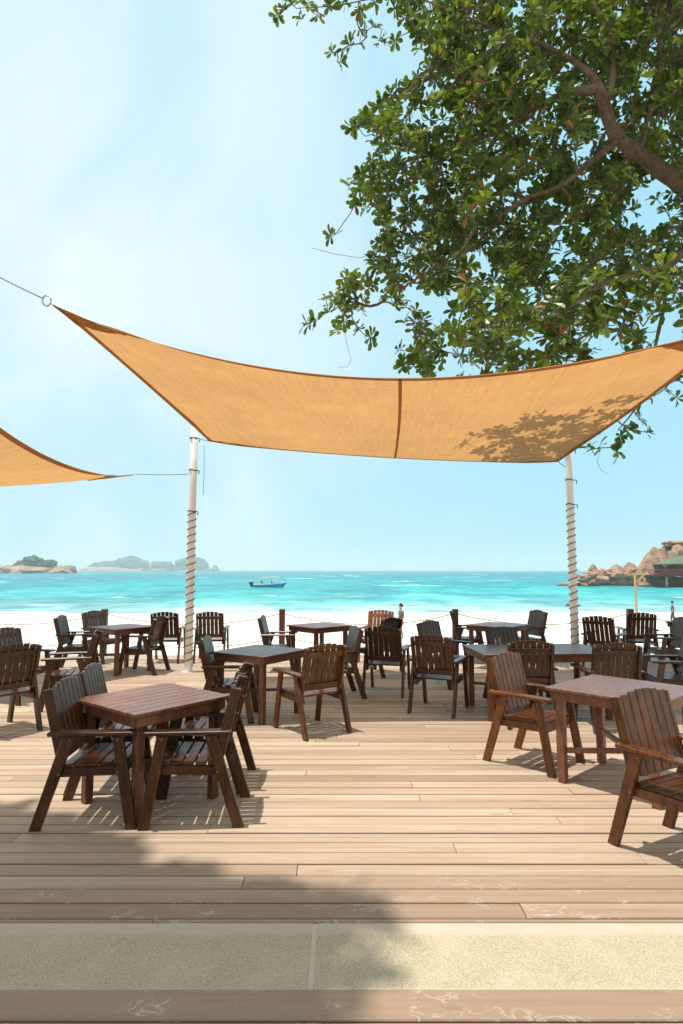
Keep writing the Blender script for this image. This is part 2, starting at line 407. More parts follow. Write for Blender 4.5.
def make_beach():
    prof = [(-40, -.45), (8, -.45), (12, -.5), (16, -.75), (24, -1.35), (34, -2.05), (46, -2.55), (58, -2.95), (66, -3.14), (72, -3.30), (80, -3.5), (100, -4.2), (140, -5)]
    xs = np.linspace(-260, 320, 146); ys = []
    for (a, _), (b, _) in zip(prof[:-1], prof[1:]): ys += list(np.linspace(a, b, 6)[:-1])
    ys.append(prof[-1][0]); py, pz = zip(*prof)
    V, Fc = [], []; nx = len(xs)
    for y in ys:
        for x in xs:
            z = np.interp(y, py, pz) + (.10 * mnoise.noise((x * .06, y * .15, 0)) + .03 * mnoise.noise((x * .5, y * .6, 3)) if y > 12.5 else 0)
            V.append((x, y + (2.5 * mnoise.noise((x * .03, 5, 0)) if y > 40 else 0), z))
    for j in range(len(ys) - 1):
        for i in range(nx - 1): Fc.append((j * nx + i, j * nx + i + 1, (j + 1) * nx + i + 1, (j + 1) * nx + i))
    tag(from_arr('beach', V, Fc, M_SAND, None, True), kind='structure')
    Z = -3.3; ys = [58.0]
    while ys[-1] < 5200: ys.append(ys[-1] * (1.0042 if ys[-1] < 700 else 1.03))
    ts = np.concatenate([[-1], np.linspace(-.78, .82, 420), [1]])
    Yg = np.repeat(np.array(ys)[:, None], len(ts), 1); Xg = Yg * ts[None, :]
    Xg[:, 0] = -5300; Xg[:, -1] = 5300
    wr = np.random.default_rng(3); hh = np.zeros_like(Yg)
    for q in range(70):
        lam = 2.6 * (16 ** wr.random()); th = -math.pi / 2 + wr.normal(0, .5); k = 2 * math.pi / lam; ph = wr.uniform(0, 6.28)
        env = .5 + .5 * np.sin(Xg * wr.normal(0, .02) + Yg * wr.normal(0, .02) + wr.uniform(0, 6.28))
        fade = np.clip((lam / (Yg * .0042) - 2.2) / 3, 0, 1)
        hh += .0075 * lam ** .72 * env * fade * np.sin(k * (Xg * math.cos(th) + Yg * math.sin(th)) + ph)
    edge = np.clip((Yg - 68) / 30, .12, 1); edge[:, 0] = 0; edge[:, -1] = 0
    hh = hh + .35 * np.maximum(hh, 0) ** 2; hh *= edge
    nx = len(ts); ny = len(ys); P = np.stack([Xg, Yg, Z + hh], 2).reshape(-1, 3)
    idx = np.arange(nx * ny).reshape(ny, nx); Q = np.stack([idx[:-1, :-1], idx[:-1, 1:], idx[1:, 1:], idx[1:, :-1]], 2).reshape(-1, 4)
    me = bpy.data.meshes.new('sea'); me.vertices.add(len(P)); me.vertices.foreach_set('co', P.astype(np.float32).ravel())
    me.loops.add(Q.size); me.loops.foreach_set('vertex_index', Q.astype(np.int32).ravel())
    me.polygons.add(len(Q)); me.polygons.foreach_set('loop_start', np.arange(0, Q.size, 4, dtype=np.int32))
    me.polygons.foreach_set('use_smooth', np.ones(len(Q), dtype=bool)); me.update(calc_edges=True)
    ca = me.color_attributes.new('crest', 'FLOAT_COLOR', 'POINT'); cv = np.repeat(hh.reshape(-1, 1), 4, 1); cv[:, 3] = 1
    ca.data.foreach_set('color', cv.astype(np.float32).ravel())
    tag(link('sea', me, M_SEA), kind='structure')
make_beach()

# ------------------------------------------------------------------ chairs
def make_chair():
    root = empty('armchair')
    def back_x(z): return -.275 + (.875 - z) * .25           # centre of the leaning post at height z
    W = .245
    for s in (-1, 1):
        y0, y1 = sorted((s * (W + .002), s * (W + .034)))
        bm = bmesh.new(); prism(bm, [(-.34, 0), (-.27, 0), (-.075, .585), (-.153, .585)], 'y', y0, y1); lr = from_bm('leg', bm, M_CHAIR, root)
        bm = bmesh.new(); prism(bm, [(.267, 0), (.337, 0), (.232, .585), (.162, .585)], 'y', y0, y1); lf_ = from_bm('leg', bm, M_CHAIR, root)
        ya, yb = sorted((s * (W - .030), s * W))
        bm = bmesh.new()
        prism(bm, [(back_x(.875) - .033, .868), (back_x(.875) + .033, .882), (back_x(.47) + .036, .47), (back_x(.375) - .005, .372), (back_x(.44) - .036, .44)], 'y', ya, yb)
        pst = from_bm('back_post', bm, M_CHAIR, root)
        bm = bmesh.new(); prism(bm, [(-.245, .588), (.31, .588), (.318, .60), (.31, .614), (-.245, .614)], 'y', *sorted((s * (W - .032), s * (W + .050))), bev=.005)
        from_bm('armrest', bm, M_CHAIR, root)
        bm = bmesh.new(); prism(bm, [(-.215, .318), (.215, .330), (.215, .388), (-.195, .376)], 'y', *sorted((s * (W - .034), s * (W - .002))))
        from_bm('seat_rail', bm, M_CHAIR, root)
        for lg, (bx, bz) in ((lr, (-.165, .35)), (lf_, (.205, .36)), (lf_, (.20, .56)), (lr, (-.105, .56))):
            bm = bmesh.new()
            prism(bm, [(bx + .006 * math.cos(a), bz + .006 * math.sin(a)) for a in [k * math.pi / 4 for k in range(8)]], 'y', *sorted((s * (W + .033), s * (W + .036))), bev=0)
            from_bm('bolt', bm, M_BOLT, lg)
    # seat: five slats across, following a slight backward rake
    bm = bmesh.new()
    for k in range(5):
        x0 = -.165 + k * .081; z = .379 + .012 * (x0 + .165) / .4
        prism(bm, [(x0, z), (x0 + .070, z + .002), (x0 + .070, z + .022), (x0, z + .020)], 'y', -W + .006, W - .006)
    from_bm('seat', bm, M_CHAIR, root)
    bm = bmesh.new(); box(bm, .216, .24, -W + .036, W - .036, .32, .385); from_bm('front_rail', bm, M_CHAIR, root)
    # back: six slats with an arched top in front of two cross rails
    bm = bmesh.new(); wd = (2 * W - .064) / 6
    for k in range(6):
        yc = -W + .032 + (k + .5) * wd; top = .912 - .024 * abs((k - 2.5) / 2.5) ** 1.8
        f = .017
        prism(bm, [(back_x(.435) + f, .435), (back_x(.435) + f + .016, .437), (back_x(top) + f + .016, top), (back_x(top) + f, top)], 'y', yc - wd / 2 + .004, yc + wd / 2 - .004)
    from_bm('backrest', bm, M_CHAIR, root)
    for zc, hh in ((.80, .055), (.475, .055)):
        bm = bmesh.new(); x0 = back_x(zc)
        prism(bm, [(back_x(zc - hh / 2) - .008, zc - hh / 2), (back_x(zc - hh / 2) + .0155, zc - hh / 2), (back_x(zc + hh / 2) + .0155, zc + hh / 2), (back_x(zc + hh / 2) - .008, zc + hh / 2)], 'y', -W + .031, W - .031)
        from_bm('back_rail', bm, M_CHAIR, root)
    return root
CHAIRS = [
 (-1.67, 4.29, 3, 'nearest wooden armchair on the left, facing right, its front leg at the near table corner'),
 (-.99, 4.31, 184, 'left-facing wooden armchair whose armrest meets its twin before the near table corner'),
 (-1.75, 4.92, 6, 'wooden armchair tucked behind the near left table, blue sheen on its slatted back'),
 (-1.05, 4.93, 180, 'armchair mostly hidden behind the left-facing chair at the near left table'),
 (1.67, 5.40, -46, 'orange brown armchair at the left side of the near right table, seen from its front'),
 (2.03, 3.68, -62, 'big brown armchair cut by the right frame edge, turned away from the near right table'),
 (1.16, 7.34, 64, 'dark armchair seen from behind at the left end of the long central table'),
 (.62, 8.39, 75, 'dark armchair seen from behind, left of the chair at the end of the long table'),
 (.60, 9.85, 138, 'dark round-topped armchair standing just before the pale tall chair by the person in red shorts'),
 (.66, 11.25, -110, 'pale lit armchair facing inland, back to the sea, beside the person in red shorts'),
 (-.06, 8.14, 194, 'armchair right of the grey topped middle table, facing left, blue sheen on its back'),
 (-.31, 6.45, 125, 'lighter brown armchair seen from behind at the near side of the grey topped middle table'),
 (-1.29, 6.96, 2, 'armchair left of the grey topped middle table, facing right, thin blue edge showing'),
 (-4.45, 10.22, 8, 'dark armchair facing right beside the far left table, outlined against white sand'),
 (-4.37, 11.16, -25, 'far left armchair behind the far left table, bluish front of its back towards the camera'),
 (-3.22, 9.99, 172, 'armchair at the right side of the far left table, facing left towards it'),
 (-3.19, 11.17, 93, 'armchair facing the sea just left of the white pole'),
 (-2.39, 11.23, 93, 'armchair facing the sea just right of the rope wrapped left pole'),
 (-3.54, 6.39, 146, 'armchair at the left frame edge seen from behind, its back cut by the edge'),
 (-3.33, 7.58, 196, 'armchair facing left between the near left table and the chair cut by the left edge'),
 (-4.17, 7.90, -18, 'bluish armchair back peeking in at the left frame edge above the nearer chair'),
 (2.02, 6.78, 90, 'armchair seen from behind at the long table, directly behind the orange brown chair'),
 (2.86, 6.58, 88, 'very dark armchair seen from behind at the right end of the long table'),
 (4.36, 10.13, 50, 'leaning dark armchair facing the sea beside the right pole, its slats lit between'),
 (5.34, 10.99, 80, 'far right armchair facing the sea, bright gaps between its slats, right of the rope post'),
 (3.93, 7.29, 172, 'armchair at the right frame edge facing left, its blue lit seat slats showing'),
 (5.23, 9.76, 181, 'armchair facing left at the right frame edge, under the person on the beach'),
 (2.35, 11.40, -7, 'armchair seen edge-on against the middle rope post, facing right'),
 (1.49, 8.95, -45, 'dark greenish backed armchair facing right beyond the left end of the long table'),
 (2.24, 7.86, -65, 'black round-topped chair back rising over the far side of the long table'),
 (3.47, 11.40, 197, 'bluish backed armchair at the right side of the far central table, facing left'),
 (-1.07, 10.18, -1, 'armchair facing right beside the middle-left rope post, left of the far middle table'),
]
proto = make_chair()
for i, (x, y, a, lab) in enumerate(CHAIRS):
    o = proto if i == 0 else copy_tree(proto)
    o.location = (x, y, .001); o.rotation_euler = (0, 0, R(a)); tag(o, lab, 'chair', 'wooden armchairs on the deck')
    lit_shade_tint = {4: (1.6, 1.5, 1.1, 1), 5: (1.25, 1.2, 1.0, 1), 9: (3.2, 3.6, 4.6, 1), 11: (1.3, 1.25, 1.0, 1), 8: (.35, .4, .5, 1), 29: (.3, .35, .45, 1), 22: (.55, .55, .55, 1)}.get(i, (.78, .76, .70, 1))   # lit chairs coloured lighter, shaded ones darker, over the same wood
    for ch in o.children_recursive: ch.color = lit_shade_tint

# ------------------------------------------------------------------ tables
def make_table(w, d, h=.73):
    root = empty('table'); a, b = w / 2, d / 2
    bm = bmesh.new(); n = max(7, round(d / .105)); p = d / n
    for k in range(n): box(bm, -a, a, -b + k * p + .0025, -b + (k + 1) * p - .0025, h - .024, h, .003)
    from_bm('tabletop', bm, M_TABLE, root)
    i = .035
    bm = bmesh.new()
    for s in (-1, 1):
        box(bm, -a + i, a - i, s * (b - i) - .0125, s * (b - i) + .0125, h - .094, h - .026)
        box(bm, s * (a - i) - .0125, s * (a - i) + .0125, -b + i + .014, b - i - .014, h - .094, h - .026)
    from_bm('apron', bm, M_TABLE, root)
    L_ = .062; j = .055
    for sx_ in (-1, 1):
        for sy_ in (-1, 1):
            x, y = sx_ * (a - j - L_ / 2), sy_ * (b - j - L_ / 2)
            bm = bmesh.new(); box(bm, x - L_ / 2, x + L_ / 2, y - L_ / 2, y + L_ / 2, 0, h - .0265, .005); from_bm('leg', bm, M_TABLE, root)
    x, y = a - j - L_ / 2, b - j - L_ / 2; ln = math.hypot(x, y) - .03
    for q, (dz, sg) in enumerate(((0, 1), (.0355, -1))):
        bm = bmesh.new(); M = Matrix.Rotation(sg * math.atan2(y, x), 4, 'Z'); box(bm, -ln, ln, -.02, .02, .225 + dz, .26 + dz, .003, M); from_bm('stretcher', bm, M_TABLE, root)
    return root
sq = make_table(.80, .80)
TABLES = [
 (-1.385, 4.53, 51, 'square slatted red brown table standing cornerwise between four chairs at the left'),
 (-.95, 7.10, 57, 'square grey topped table between three chairs left of the centre'),
 (-3.62, 10.07, 55, 'small square table near the white sand left of the white pole'),
 (-.38, 10.32, 41, 'square table by the rope post at the sea edge, left of the red shorts person'),
 (2.66, 10.40, 45, 'square table by the sea edge behind the black round-topped chair back'),
 (6.42, 11.0, 45, 'square table at the far right edge under the beach walker'),
]
for i, (x, y, a, lab) in enumerate(TABLES):
    o = sq if i == 0 else copy_tree(sq)
    o.location = (x, y, .001); o.rotation_euler = (0, 0, R(a)); tag(o, lab, 'table', 'square wooden tables on the deck')
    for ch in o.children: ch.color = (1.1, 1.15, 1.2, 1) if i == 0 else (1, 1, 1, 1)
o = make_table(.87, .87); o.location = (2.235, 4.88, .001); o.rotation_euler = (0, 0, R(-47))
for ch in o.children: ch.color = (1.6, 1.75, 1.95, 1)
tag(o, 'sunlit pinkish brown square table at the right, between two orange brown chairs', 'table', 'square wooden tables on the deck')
o = make_table(1.52, .93); o.location = (2.30, 7.24, .001); o.rotation_euler = (0, 0, R(4))
tag(o, 'long dark table with a grey sheen in the shade under the sail', 'table')

# ------------------------------------------------------------------ poles, ropes, fence
def make_pole(base, top, label, wrap):
    root = empty('sail_pole', base); d = Vector(top) - Vector(base)
    tubes('shaft', [([d * t for t in (0, .25, .5, .75, 1)], [.066, .065, .064, .062, .060])], M_WHITE, root, 20)
    tubes('base_plate', [([(0, 0, .0005), (0, 0, .012)], .11)], M_WHITE, root, 20, False)
    if wrap:
        n = int(wrap / .125 * 16); pts = []
        for k in range(n + 1):
            t = k / n; z = .10 + t * (wrap - .1); a = 2 * math.pi * k / 16; r = .0715
            c = d * (z / d.z); pts.append((c.x + r * math.cos(a), c.y + r * math.sin(a), z + .008 * mnoise.noise((k * .2, 0, 0))))
        tubes('wrapped_rope', [(pts, .0072)], M_ROPE, root, 6)
        kn = []
        for z in (wrap + .02, d.z * .82, d.z * .955):
            c = d * (z / d.z)
            kn.append(([(c.x + .067 * math.cos(a), c.y + .067 * math.sin(a), z + .01 * math.sin(2 * a)) for a in np.linspace(0, 2 * math.pi, 17)], .010))
            kn.append(([(c.x + .08, c.y - .03, z), (c.x + .11, c.y - .04, z - .02), (c.x + .10, c.y - .05, z - .07)], .008))
        tubes('rope_tie', kn, M_ROPE, root, 6)
    tag(root, label, 'pole', 'white poles holding the shade sails')
    return root
P1b, P1t = atz(188, 672, 0), at(194.5, 428, 10.05)
P2b, P2t = Vector((3.99, 10.42, 0)), at(568, 440, 10.40)
make_pole(P1b, P1t, 'left white pole wound with dark rope, standing between the two sea facing chairs', 2.62)
make_pole(P2b, P2t, 'right white pole wound with dark rope, behind the long table', 2.78)
PLb = Vector((-4.35, 6.3, 0)); PLt = Vector((-4.45, 6.3, 5.35))
PRb = Vector((5.6, 6.6, 0)); PRt = Vector((5.7, 6.6, 5.3))
make_pole(PLb, PLt, 'bare white pole out past the left frame edge, holding the upper left sail corner', 0)
make_pole(PRb, PRt, 'bare white pole out past the right frame edge, holding the upper right sail corner', 0)

def sag(a, b, drop, n=14):
    a, b = Vector(a), Vector(b)
    return [a.lerp(b, t) - Vector((0, 0, 4 * drop * t * (1 - t))) for t in np.linspace(0, 1, n)]
FX = [-8.05, -4.63, -1.16, 2.22, 5.64, 9.1]; FYY = 11.86
labs = ['rope fence post past the left frame edge', 'short brown rope post behind the far left table', 'short brown rope post at the left corner of the far middle table',
        'brown rope post with the edge-on chair against it', 'dark brown rope post between the two right-hand sea facing chairs', 'rope fence post past the right frame edge']
for i, x in enumerate(FX):
    bm = bmesh.new(); box(bm, -.055, .055, -.055, .055, .0015, .90, .008)
    if i == 0:
        o = from_bm('fence_post', bm, M_POST); me0 = o.data
    else:
        bm.free(); o = bpy.data.objects.new('fence_post', me0); COL.objects.link(o)
    o.location = (x, FYY, 0); tag(o, labs[i], 'post', 'rope fence posts along the deck edge')
rl = []
names = ['left of the far left table', 'between the white pole and the far middle table', 'behind the pale lit chair', 'behind the far central table', 'at the right frame edge']
for i in range(5):
    a, b = FX[i] + .056, FX[i + 1] - .056
    for z, nm in ((.80, 'upper'), (.36, 'lower')):
        o = tubes('fence_rope', [(sag((a, FYY, z), (b, FYY, z), .20), .008)], M_ROPE2, None, 6)
        tag(o, '%s fence rope sagging %s' % (nm, names[i]), 'rope', 'ropes strung between the fence posts')

# ------------------------------------------------------------------ shade sails
def bez(a, m, b, n, tm=.5):
    a, m, b = Vector(a), Vector(m), Vector(b)
    c = (m - a * (1 - tm) ** 2 - b * tm ** 2) / (2 * tm * (1 - tm))
    return lambda t: a * (1 - t) ** 2 + c * 2 * t * (1 - t) + b * t * t
def make_sail(name, FL, FR, RL, RR, mF, mR, mL, mRt, label, tF=.5, tR=.5, seam=None, droop=.12, patch=True):
    Ff, Rf, Lf, Gf = bez(FL, mF, FR, 0, tF), bez(RL, mR, RR, 0, tR), bez(FL, mL, RL, 0), bez(FR, mRt, RR, 0)
    FL, FR, RL, RR = map(Vector, (FL, FR, RL, RR))
    def S(s, t):
        p = Ff(s) * (1 - t) + Rf(s) * t + Lf(t) * (1 - s) + Gf(t) * s - (FL * (1 - s) * (1 - t) + FR * s * (1 - t) + RL * (1 - s) * t + RR * s * t)
        k = 16 * s * (1 - s) * t * (1 - t)
        wr = .012 * mnoise.noise((s * 7 + t * 3, t * 5 - s * 4, 2)) * min(1, k * 3)
        cr = 0                                                                      # creases fanning out of the tied corners
        for cs, ct in ((s, t), (1 - s, t), (s, 1 - t), (1 - s, 1 - t)):
            rr_ = math.hypot(cs * 1.2, ct)
            if rr_ < .5: cr += .030 * (1 - rr_ / .5) ** 2 * min(1, rr_ * 9) * math.sin(math.atan2(ct, cs) * 15 + 1.3)
        return p - Vector((0, 0, droop * k + wr + cr))
    root = empty(name, (FL + FR + RL + RR) / 4); o0 = Vector(root.location)
    def patch_mesh(nm, fn, nu, nv, m, off):
        V, Fc, UV = [], [], []
        for j in range(nv + 1):
            for i in range(nu + 1):
                s, t = fn(i / nu, j / nv); V.append(S(s, t) - o0 + Vector((0, 0, off))); UV.append((s, t))
        for j in range(nv):
            for i in range(nu): Fc.append((j * (nu + 1) + i, j * (nu + 1) + i + 1, (j + 1) * (nu + 1) + i + 1, (j + 1) * (nu + 1) + i))
        o = from_arr(nm, V, Fc, m, root, True); uvl = o.data.uv_layers.new(name='UVMap')
        for lp in o.data.loops: uvl.data[lp.index].uv = UV[lp.vertex_index]
        return o
    patch_mesh('fabric', lambda a, b: (a, b), 60, 44, M_SAIL, 0)
    e = .013; f = .021
    for fn, nu, nv in ((lambda a, b: (a, b * f), 60, 1), (lambda a, b: (a, 1 - b * f * .5), 60, 1), (lambda a, b: (a * e, b), 1, 44), (lambda a, b: (1 - a * e, b), 1, 44)):
        patch_mesh('hem', fn, nu, nv, M_HEM, -.007)
    if seam: patch_mesh('seam', lambda a, b: (seam + (a - .5) * .0056, b), 1, 44, M_HEM, -.006)
    if patch:
        for cx_, cy_ in ((0, 0), (1, 0)):
            patch_mesh('corner_patch', lambda a, b: (abs(cx_ - a * .13 * (1 - .999 * b)), abs(cy_ - b * .17)), 6, 6, M_PATCH, -.012)
    tag(root, label, 'shade sail', 'tan shade sails')
    return root, S
def ring(c, nrm, r, tr):
    c = Vector(c); n = Vector(nrm).normalized(); u_ = n.orthogonal().normalized(); q = n.cross(u_)
    return [c + u_ * r * math.cos(a) + q * r * math.sin(a) for a in np.linspace(0, 2 * math.pi, 17)]
FL, FR = atz(51, 303.5, 4.5), atz(757, 316, 4.4)
RL, RR = atz(209, 441, 3.72), atz(558, 461.5, 3.5)
main, Smain = make_sail('shade_sail', FL, FR, RL, RR, atz(400, 378, 3.85), at(395, 458, 9.75), at(129, 369, 7.75), at(640, 405, 8.6),
    'large tan shade sail stretched over the deck with leaf shadows on it', .52, .52, .52, .10)
P_1, P_2 = Vector((-3.45, 9.95, 3.26)), at(-110, 322, 6.9)
lf, Sl = make_sail('shade_sail', P_2, P_1, (-10.3, 7.6, 4.3), (-9.0, 10.6, 3.1), at(33, 448.5, 8.6), (-9.4, 9.0, 3.6), (-7.6, 7.6, 4.1), (-6.3, 10.1, 3.05),
    'tan shade sail entering at the left frame edge, its tip tied to the left pole', .5, .5, None, .1)
def cable(a, b, r, label, drop=.01):
    o = tubes('sail_cable', [(sag(a, b, drop, 9), r * .75)], M_CABLE, None, 6); tag(o, label, 'cable', 'cables tying the shade sails')
d = (PLt - FL).normalized()
cable(FL + d * .12, Vector((PLt.x, PLt.y, 5.25)) , .008, 'thin cable running up to the left from the upper left corner of the large sail', .02)
cable(RL, P1t + Vector((-.0, -.075, -.16)), .008, 'short cable from the large sail to the top of the left pole')
cable(RR, Vector((P2t.x - .07, P2t.y - .03, 3.46)), .008, 'short cable from the large sail to the right pole')
cable(P_1, Vector((P1b.x - .06, P1b.y, 3.27)), .007, 'cable from the tip of the left sail to the left pole')
cable(FR, Vector((PRt.x - .07, PRt.y, 5.1)), .008, 'cable from the large sail to the pole past the right edge')
o = tubes('corner_ring', [(ring(FL + d * .06, Vector((.3, 1, .2)), .055, .008), .009)], M_STEEL, main); o.matrix_parent_inverse = Matrix.Translation(-Vector(main.location))
dr = Vector(RL) + Vector((-.10, .1, -.05))
o = tubes('hanging_cord', [([dr, dr + Vector((.01, 0, -.4)), dr + Vector((0, .01, -.8))], .004)], M_ROPE); tag(o, 'thin cord hanging under the large sail beside the left pole', 'cord')

# ------------------------------------------------------------------ trees
LEAF = [(0, 0, 0), (.30, .10, .02), (.62, .21, .05), (.88, .19, .03), (1.0, 0, -.03), (.88, -.19, .03), (.62, -.21, .05), (.30, -.10, .02), (.35, 0, -.015), (.66, 0, -.02)]
LEAFF = [(0, 8, 1), (1, 8, 9, 2), (2, 9, 4, 3), (0, 7, 8), (7, 6, 9, 8), (6, 5, 4, 9)]
LV = np.array(LEAF)
class Leaves:
    def __init__(s): s.V, s.F, s.M, s.T, s.n = [], [], [], [], 0
    def leaf(s, p, d, up, ln, mi, t):
        x = np.array(d) / np.linalg.norm(d); y = np.cross(up, x); y /= (np.linalg.norm(y) + 1e-9); z = np.cross(x, y)
        lv = LV.copy(); lv[:, 2] -= s.curl * lv[:, 0] ** 2
        P = np.array(p) + ln * (lv[:, :1] * x + lv[:, 1:2] * y + lv[:, 2:] * z)
        s.V.append(P); s.F += [tuple(i + s.n for i in f) for f in LEAFF]; s.M += [mi] * 6; s.T += [t] * 10; s.n += 10
    def rosette(s, p, axis, n, ln, young=.1, dead=.02):
        ax = np.array(axis, float); ax /= np.linalg.norm(ax)
        a0 = rng.uniform(0, 6.28); o1 = np.cross(ax, [.3, .9, .2]); o1 /= np.linalg.norm(o1); o2 = np.cross(ax, o1)
        yg = rng.random() < young
        for k in range(n):
            a = a0 + k * 2.4 + rng.uniform(-.3, .3); op = rng.uniform(.75, 1.65)
            d = ax * math.cos(op) + (o1 * math.cos(a) + o2 * math.sin(a)) * math.sin(op)
            s.curl = rng.uniform(.02, .28)
            mi = 2 if rng.random() < dead else (1 if (yg and rng.random() < .7) or rng.random() < .05 else 0)
            s.leaf(np.array(p) + ax * rng.uniform(-.06, .03), d, ax + rng.normal(0, .25, 3), ln * rng.uniform(.65, 1.1), mi, rng.random())
    def build(s, name, parent):
        V = np.concatenate(s.V); me = bpy.data.meshes.new(name); me.from_pydata(V.tolist(), [], s.F); me.update()
        me.polygons.foreach_set('material_index', np.array(s.M, dtype=np.int32))
        ca = me.color_attributes.new('tint', 'FLOAT_COLOR', 'POINT')
        t = np.array(s.T, dtype=np.float32); ca.data.foreach_set('color', np.stack([t, t, t, np.ones_like(t)], 1).ravel())
        return link(name, me, [M_LEAF, M_LEAFY, M_LEAFD], parent)
def in_poly(u, v, P):
    c = False; j = len(P) - 1
    for i in range(len(P)):
        if (P[i][1] > v) != (P[j][1] > v) and u < (P[j][0] - P[i][0]) * (v - P[i][1]) / (P[j][1] - P[i][1]) + P[i][0]: c = not c
        j = i
    return c
def grow(root, limbs, targets, leafsize, nleaf, young, dead, origin, tipr=.0045):
    """limbs: list of (points, radii) main wood; targets: twig tips. every tip is joined to the nearest wood already grown"""
    O = Vector(origin); nodes = []; par = []; minr = []
    lists = []
    for pts, rad in limbs:
        # smooth the limb with Catmull-Rom samples and a little crookedness
        P = [Vector(p) for p in pts]; out, rr = [], []
        for i in range(len(P) - 1):
            p0, p1, p2, p3 = P[max(i - 1, 0)], P[i], P[i + 1], P[min(i + 2, len(P) - 1)]
            n = max(2, int((p2 - p1).length / .18))
            for k in range(n):
                t = k / n
                q = .5 * ((2 * p1) + (p2 - p0) * t + (2 * p0 - 5 * p1 + 4 * p2 - p3) * t * t + (3 * p1 - p0 - 3 * p2 + p3) * t ** 3)
                r = rad[i] * (1 - t) + rad[i + 1] * t
                q += Vector(mnoise.noise_vector(q * 1.1)) * min(.09, r * .75); out.append(q); rr.append(r * (1 + .10 * mnoise.noise(q * 2) + .16 * mnoise.noise(q * 6)))
        out.append(P[-1]); rr.append(rad[-1]); lists.append((out, rr))
        base = len(nodes)
        for i, q in enumerate(out): nodes.append(np.array(q)); par.append(base + i - 1 if i else -1); minr.append(rr[i])
    nlimb = len(nodes)
    arr = np.zeros((len(nodes) + len(targets) * 9 + 10, 3)); arr[:nlimb] = nodes; n = nlimb
    lim = arr[:nlimb].copy()
    order = sorted(range(len(targets)), key=lambda i: ((lim - np.array(targets[i])) ** 2).sum(1).min())
    parent = par[:]; tips = []
    for i in order:
        t = np.array(targets[i]); d2 = ((arr[:n] - t) ** 2).sum(1)
        d2[:n] += np.where(arr[:n, 2] > t[2] + .25, .2, 0)
        j = int(d2.argmin()); a = arr[j].copy(); dist = math.sqrt(((a - t) ** 2).sum())
        k = max(2, min(7, int(dist / .16) + 1)); prev = j
        bow = rng.normal(0, .12, 3) * dist; bow[2] -= .06 * dist
        for q in range(1, k + 1):
            s_ = q / k; p = a + (t - a) * s_ + bow * 4 * s_ * (1 - s_) + (rng.normal(0, .012, 3) if q < k else 0)
            arr[n] = p; parent.append(prev); prev = n; n += 1
        tips.append((prev, t))
    rad = np.zeros(n); kids = [[] for _ in range(n)]
    for i in range(n):
        if parent[i] >= 0: kids[parent[i]].append(i)
    acc = np.zeros(n)
    for i in range(n - 1, -1, -1):
        if not kids[i]: acc[i] = max(acc[i], tipr ** 2.2)
        if parent[i] >= 0 and i >= nlimb: acc[parent[i]] += acc[i]
    rad = np.minimum(acc ** (1 / 2.2), .05)
    # branches: chain of unvisited nodes from each child
    segs = []; done = set()
    for i in range(nlimb, n):
        if i in done: continue
        pts = [arr[parent[i]]]; rs = [min(rad[i], .05)]; c = i
        while True:
            pts.append(arr[c]); rs.append(rad[c]); done.add(c)
            nx = [k for k in kids[c] if k not in done]
            if not nx: break
            c = max(nx, key=lambda k: rad[k])
        segs.append(([Vector(p) - O for p in pts], [float(x) for x in rs]))
    tubes('trunk', [([p - O for p in lists[0][0]], lists[0][1])], M_BARK, root, 14)
    for pts, rr in lists[1:]: tubes('limb', [([p - O for p in pts], rr)], M_BARK, root, 10)
    tw = tubes('twigs', segs, M_BARK, root, 5)
    lv = Leaves()
    for (j, t) in tips:
        ax = arr[j] - arr[parent[j]]; ax = ax / (np.linalg.norm(ax) + 1e-9) * .8 + np.array([0, 0, .55]) + rng.normal(0, .25, 3)
        lv.rosette(arr[j] - np.array(O), ax, int(rng.integers(nleaf[0], nleaf[1] + 1)), leafsize * rng.uniform(.8, 1.15), young, dead)
        p = parent[j]
        if p >= nlimb and rng.random() < .45: lv.rosette(arr[p] - np.array(O), ax + rng.normal(0, .5, 3), 4, leafsize * .8, young, dead * 2)
    lv.build('crown', root)

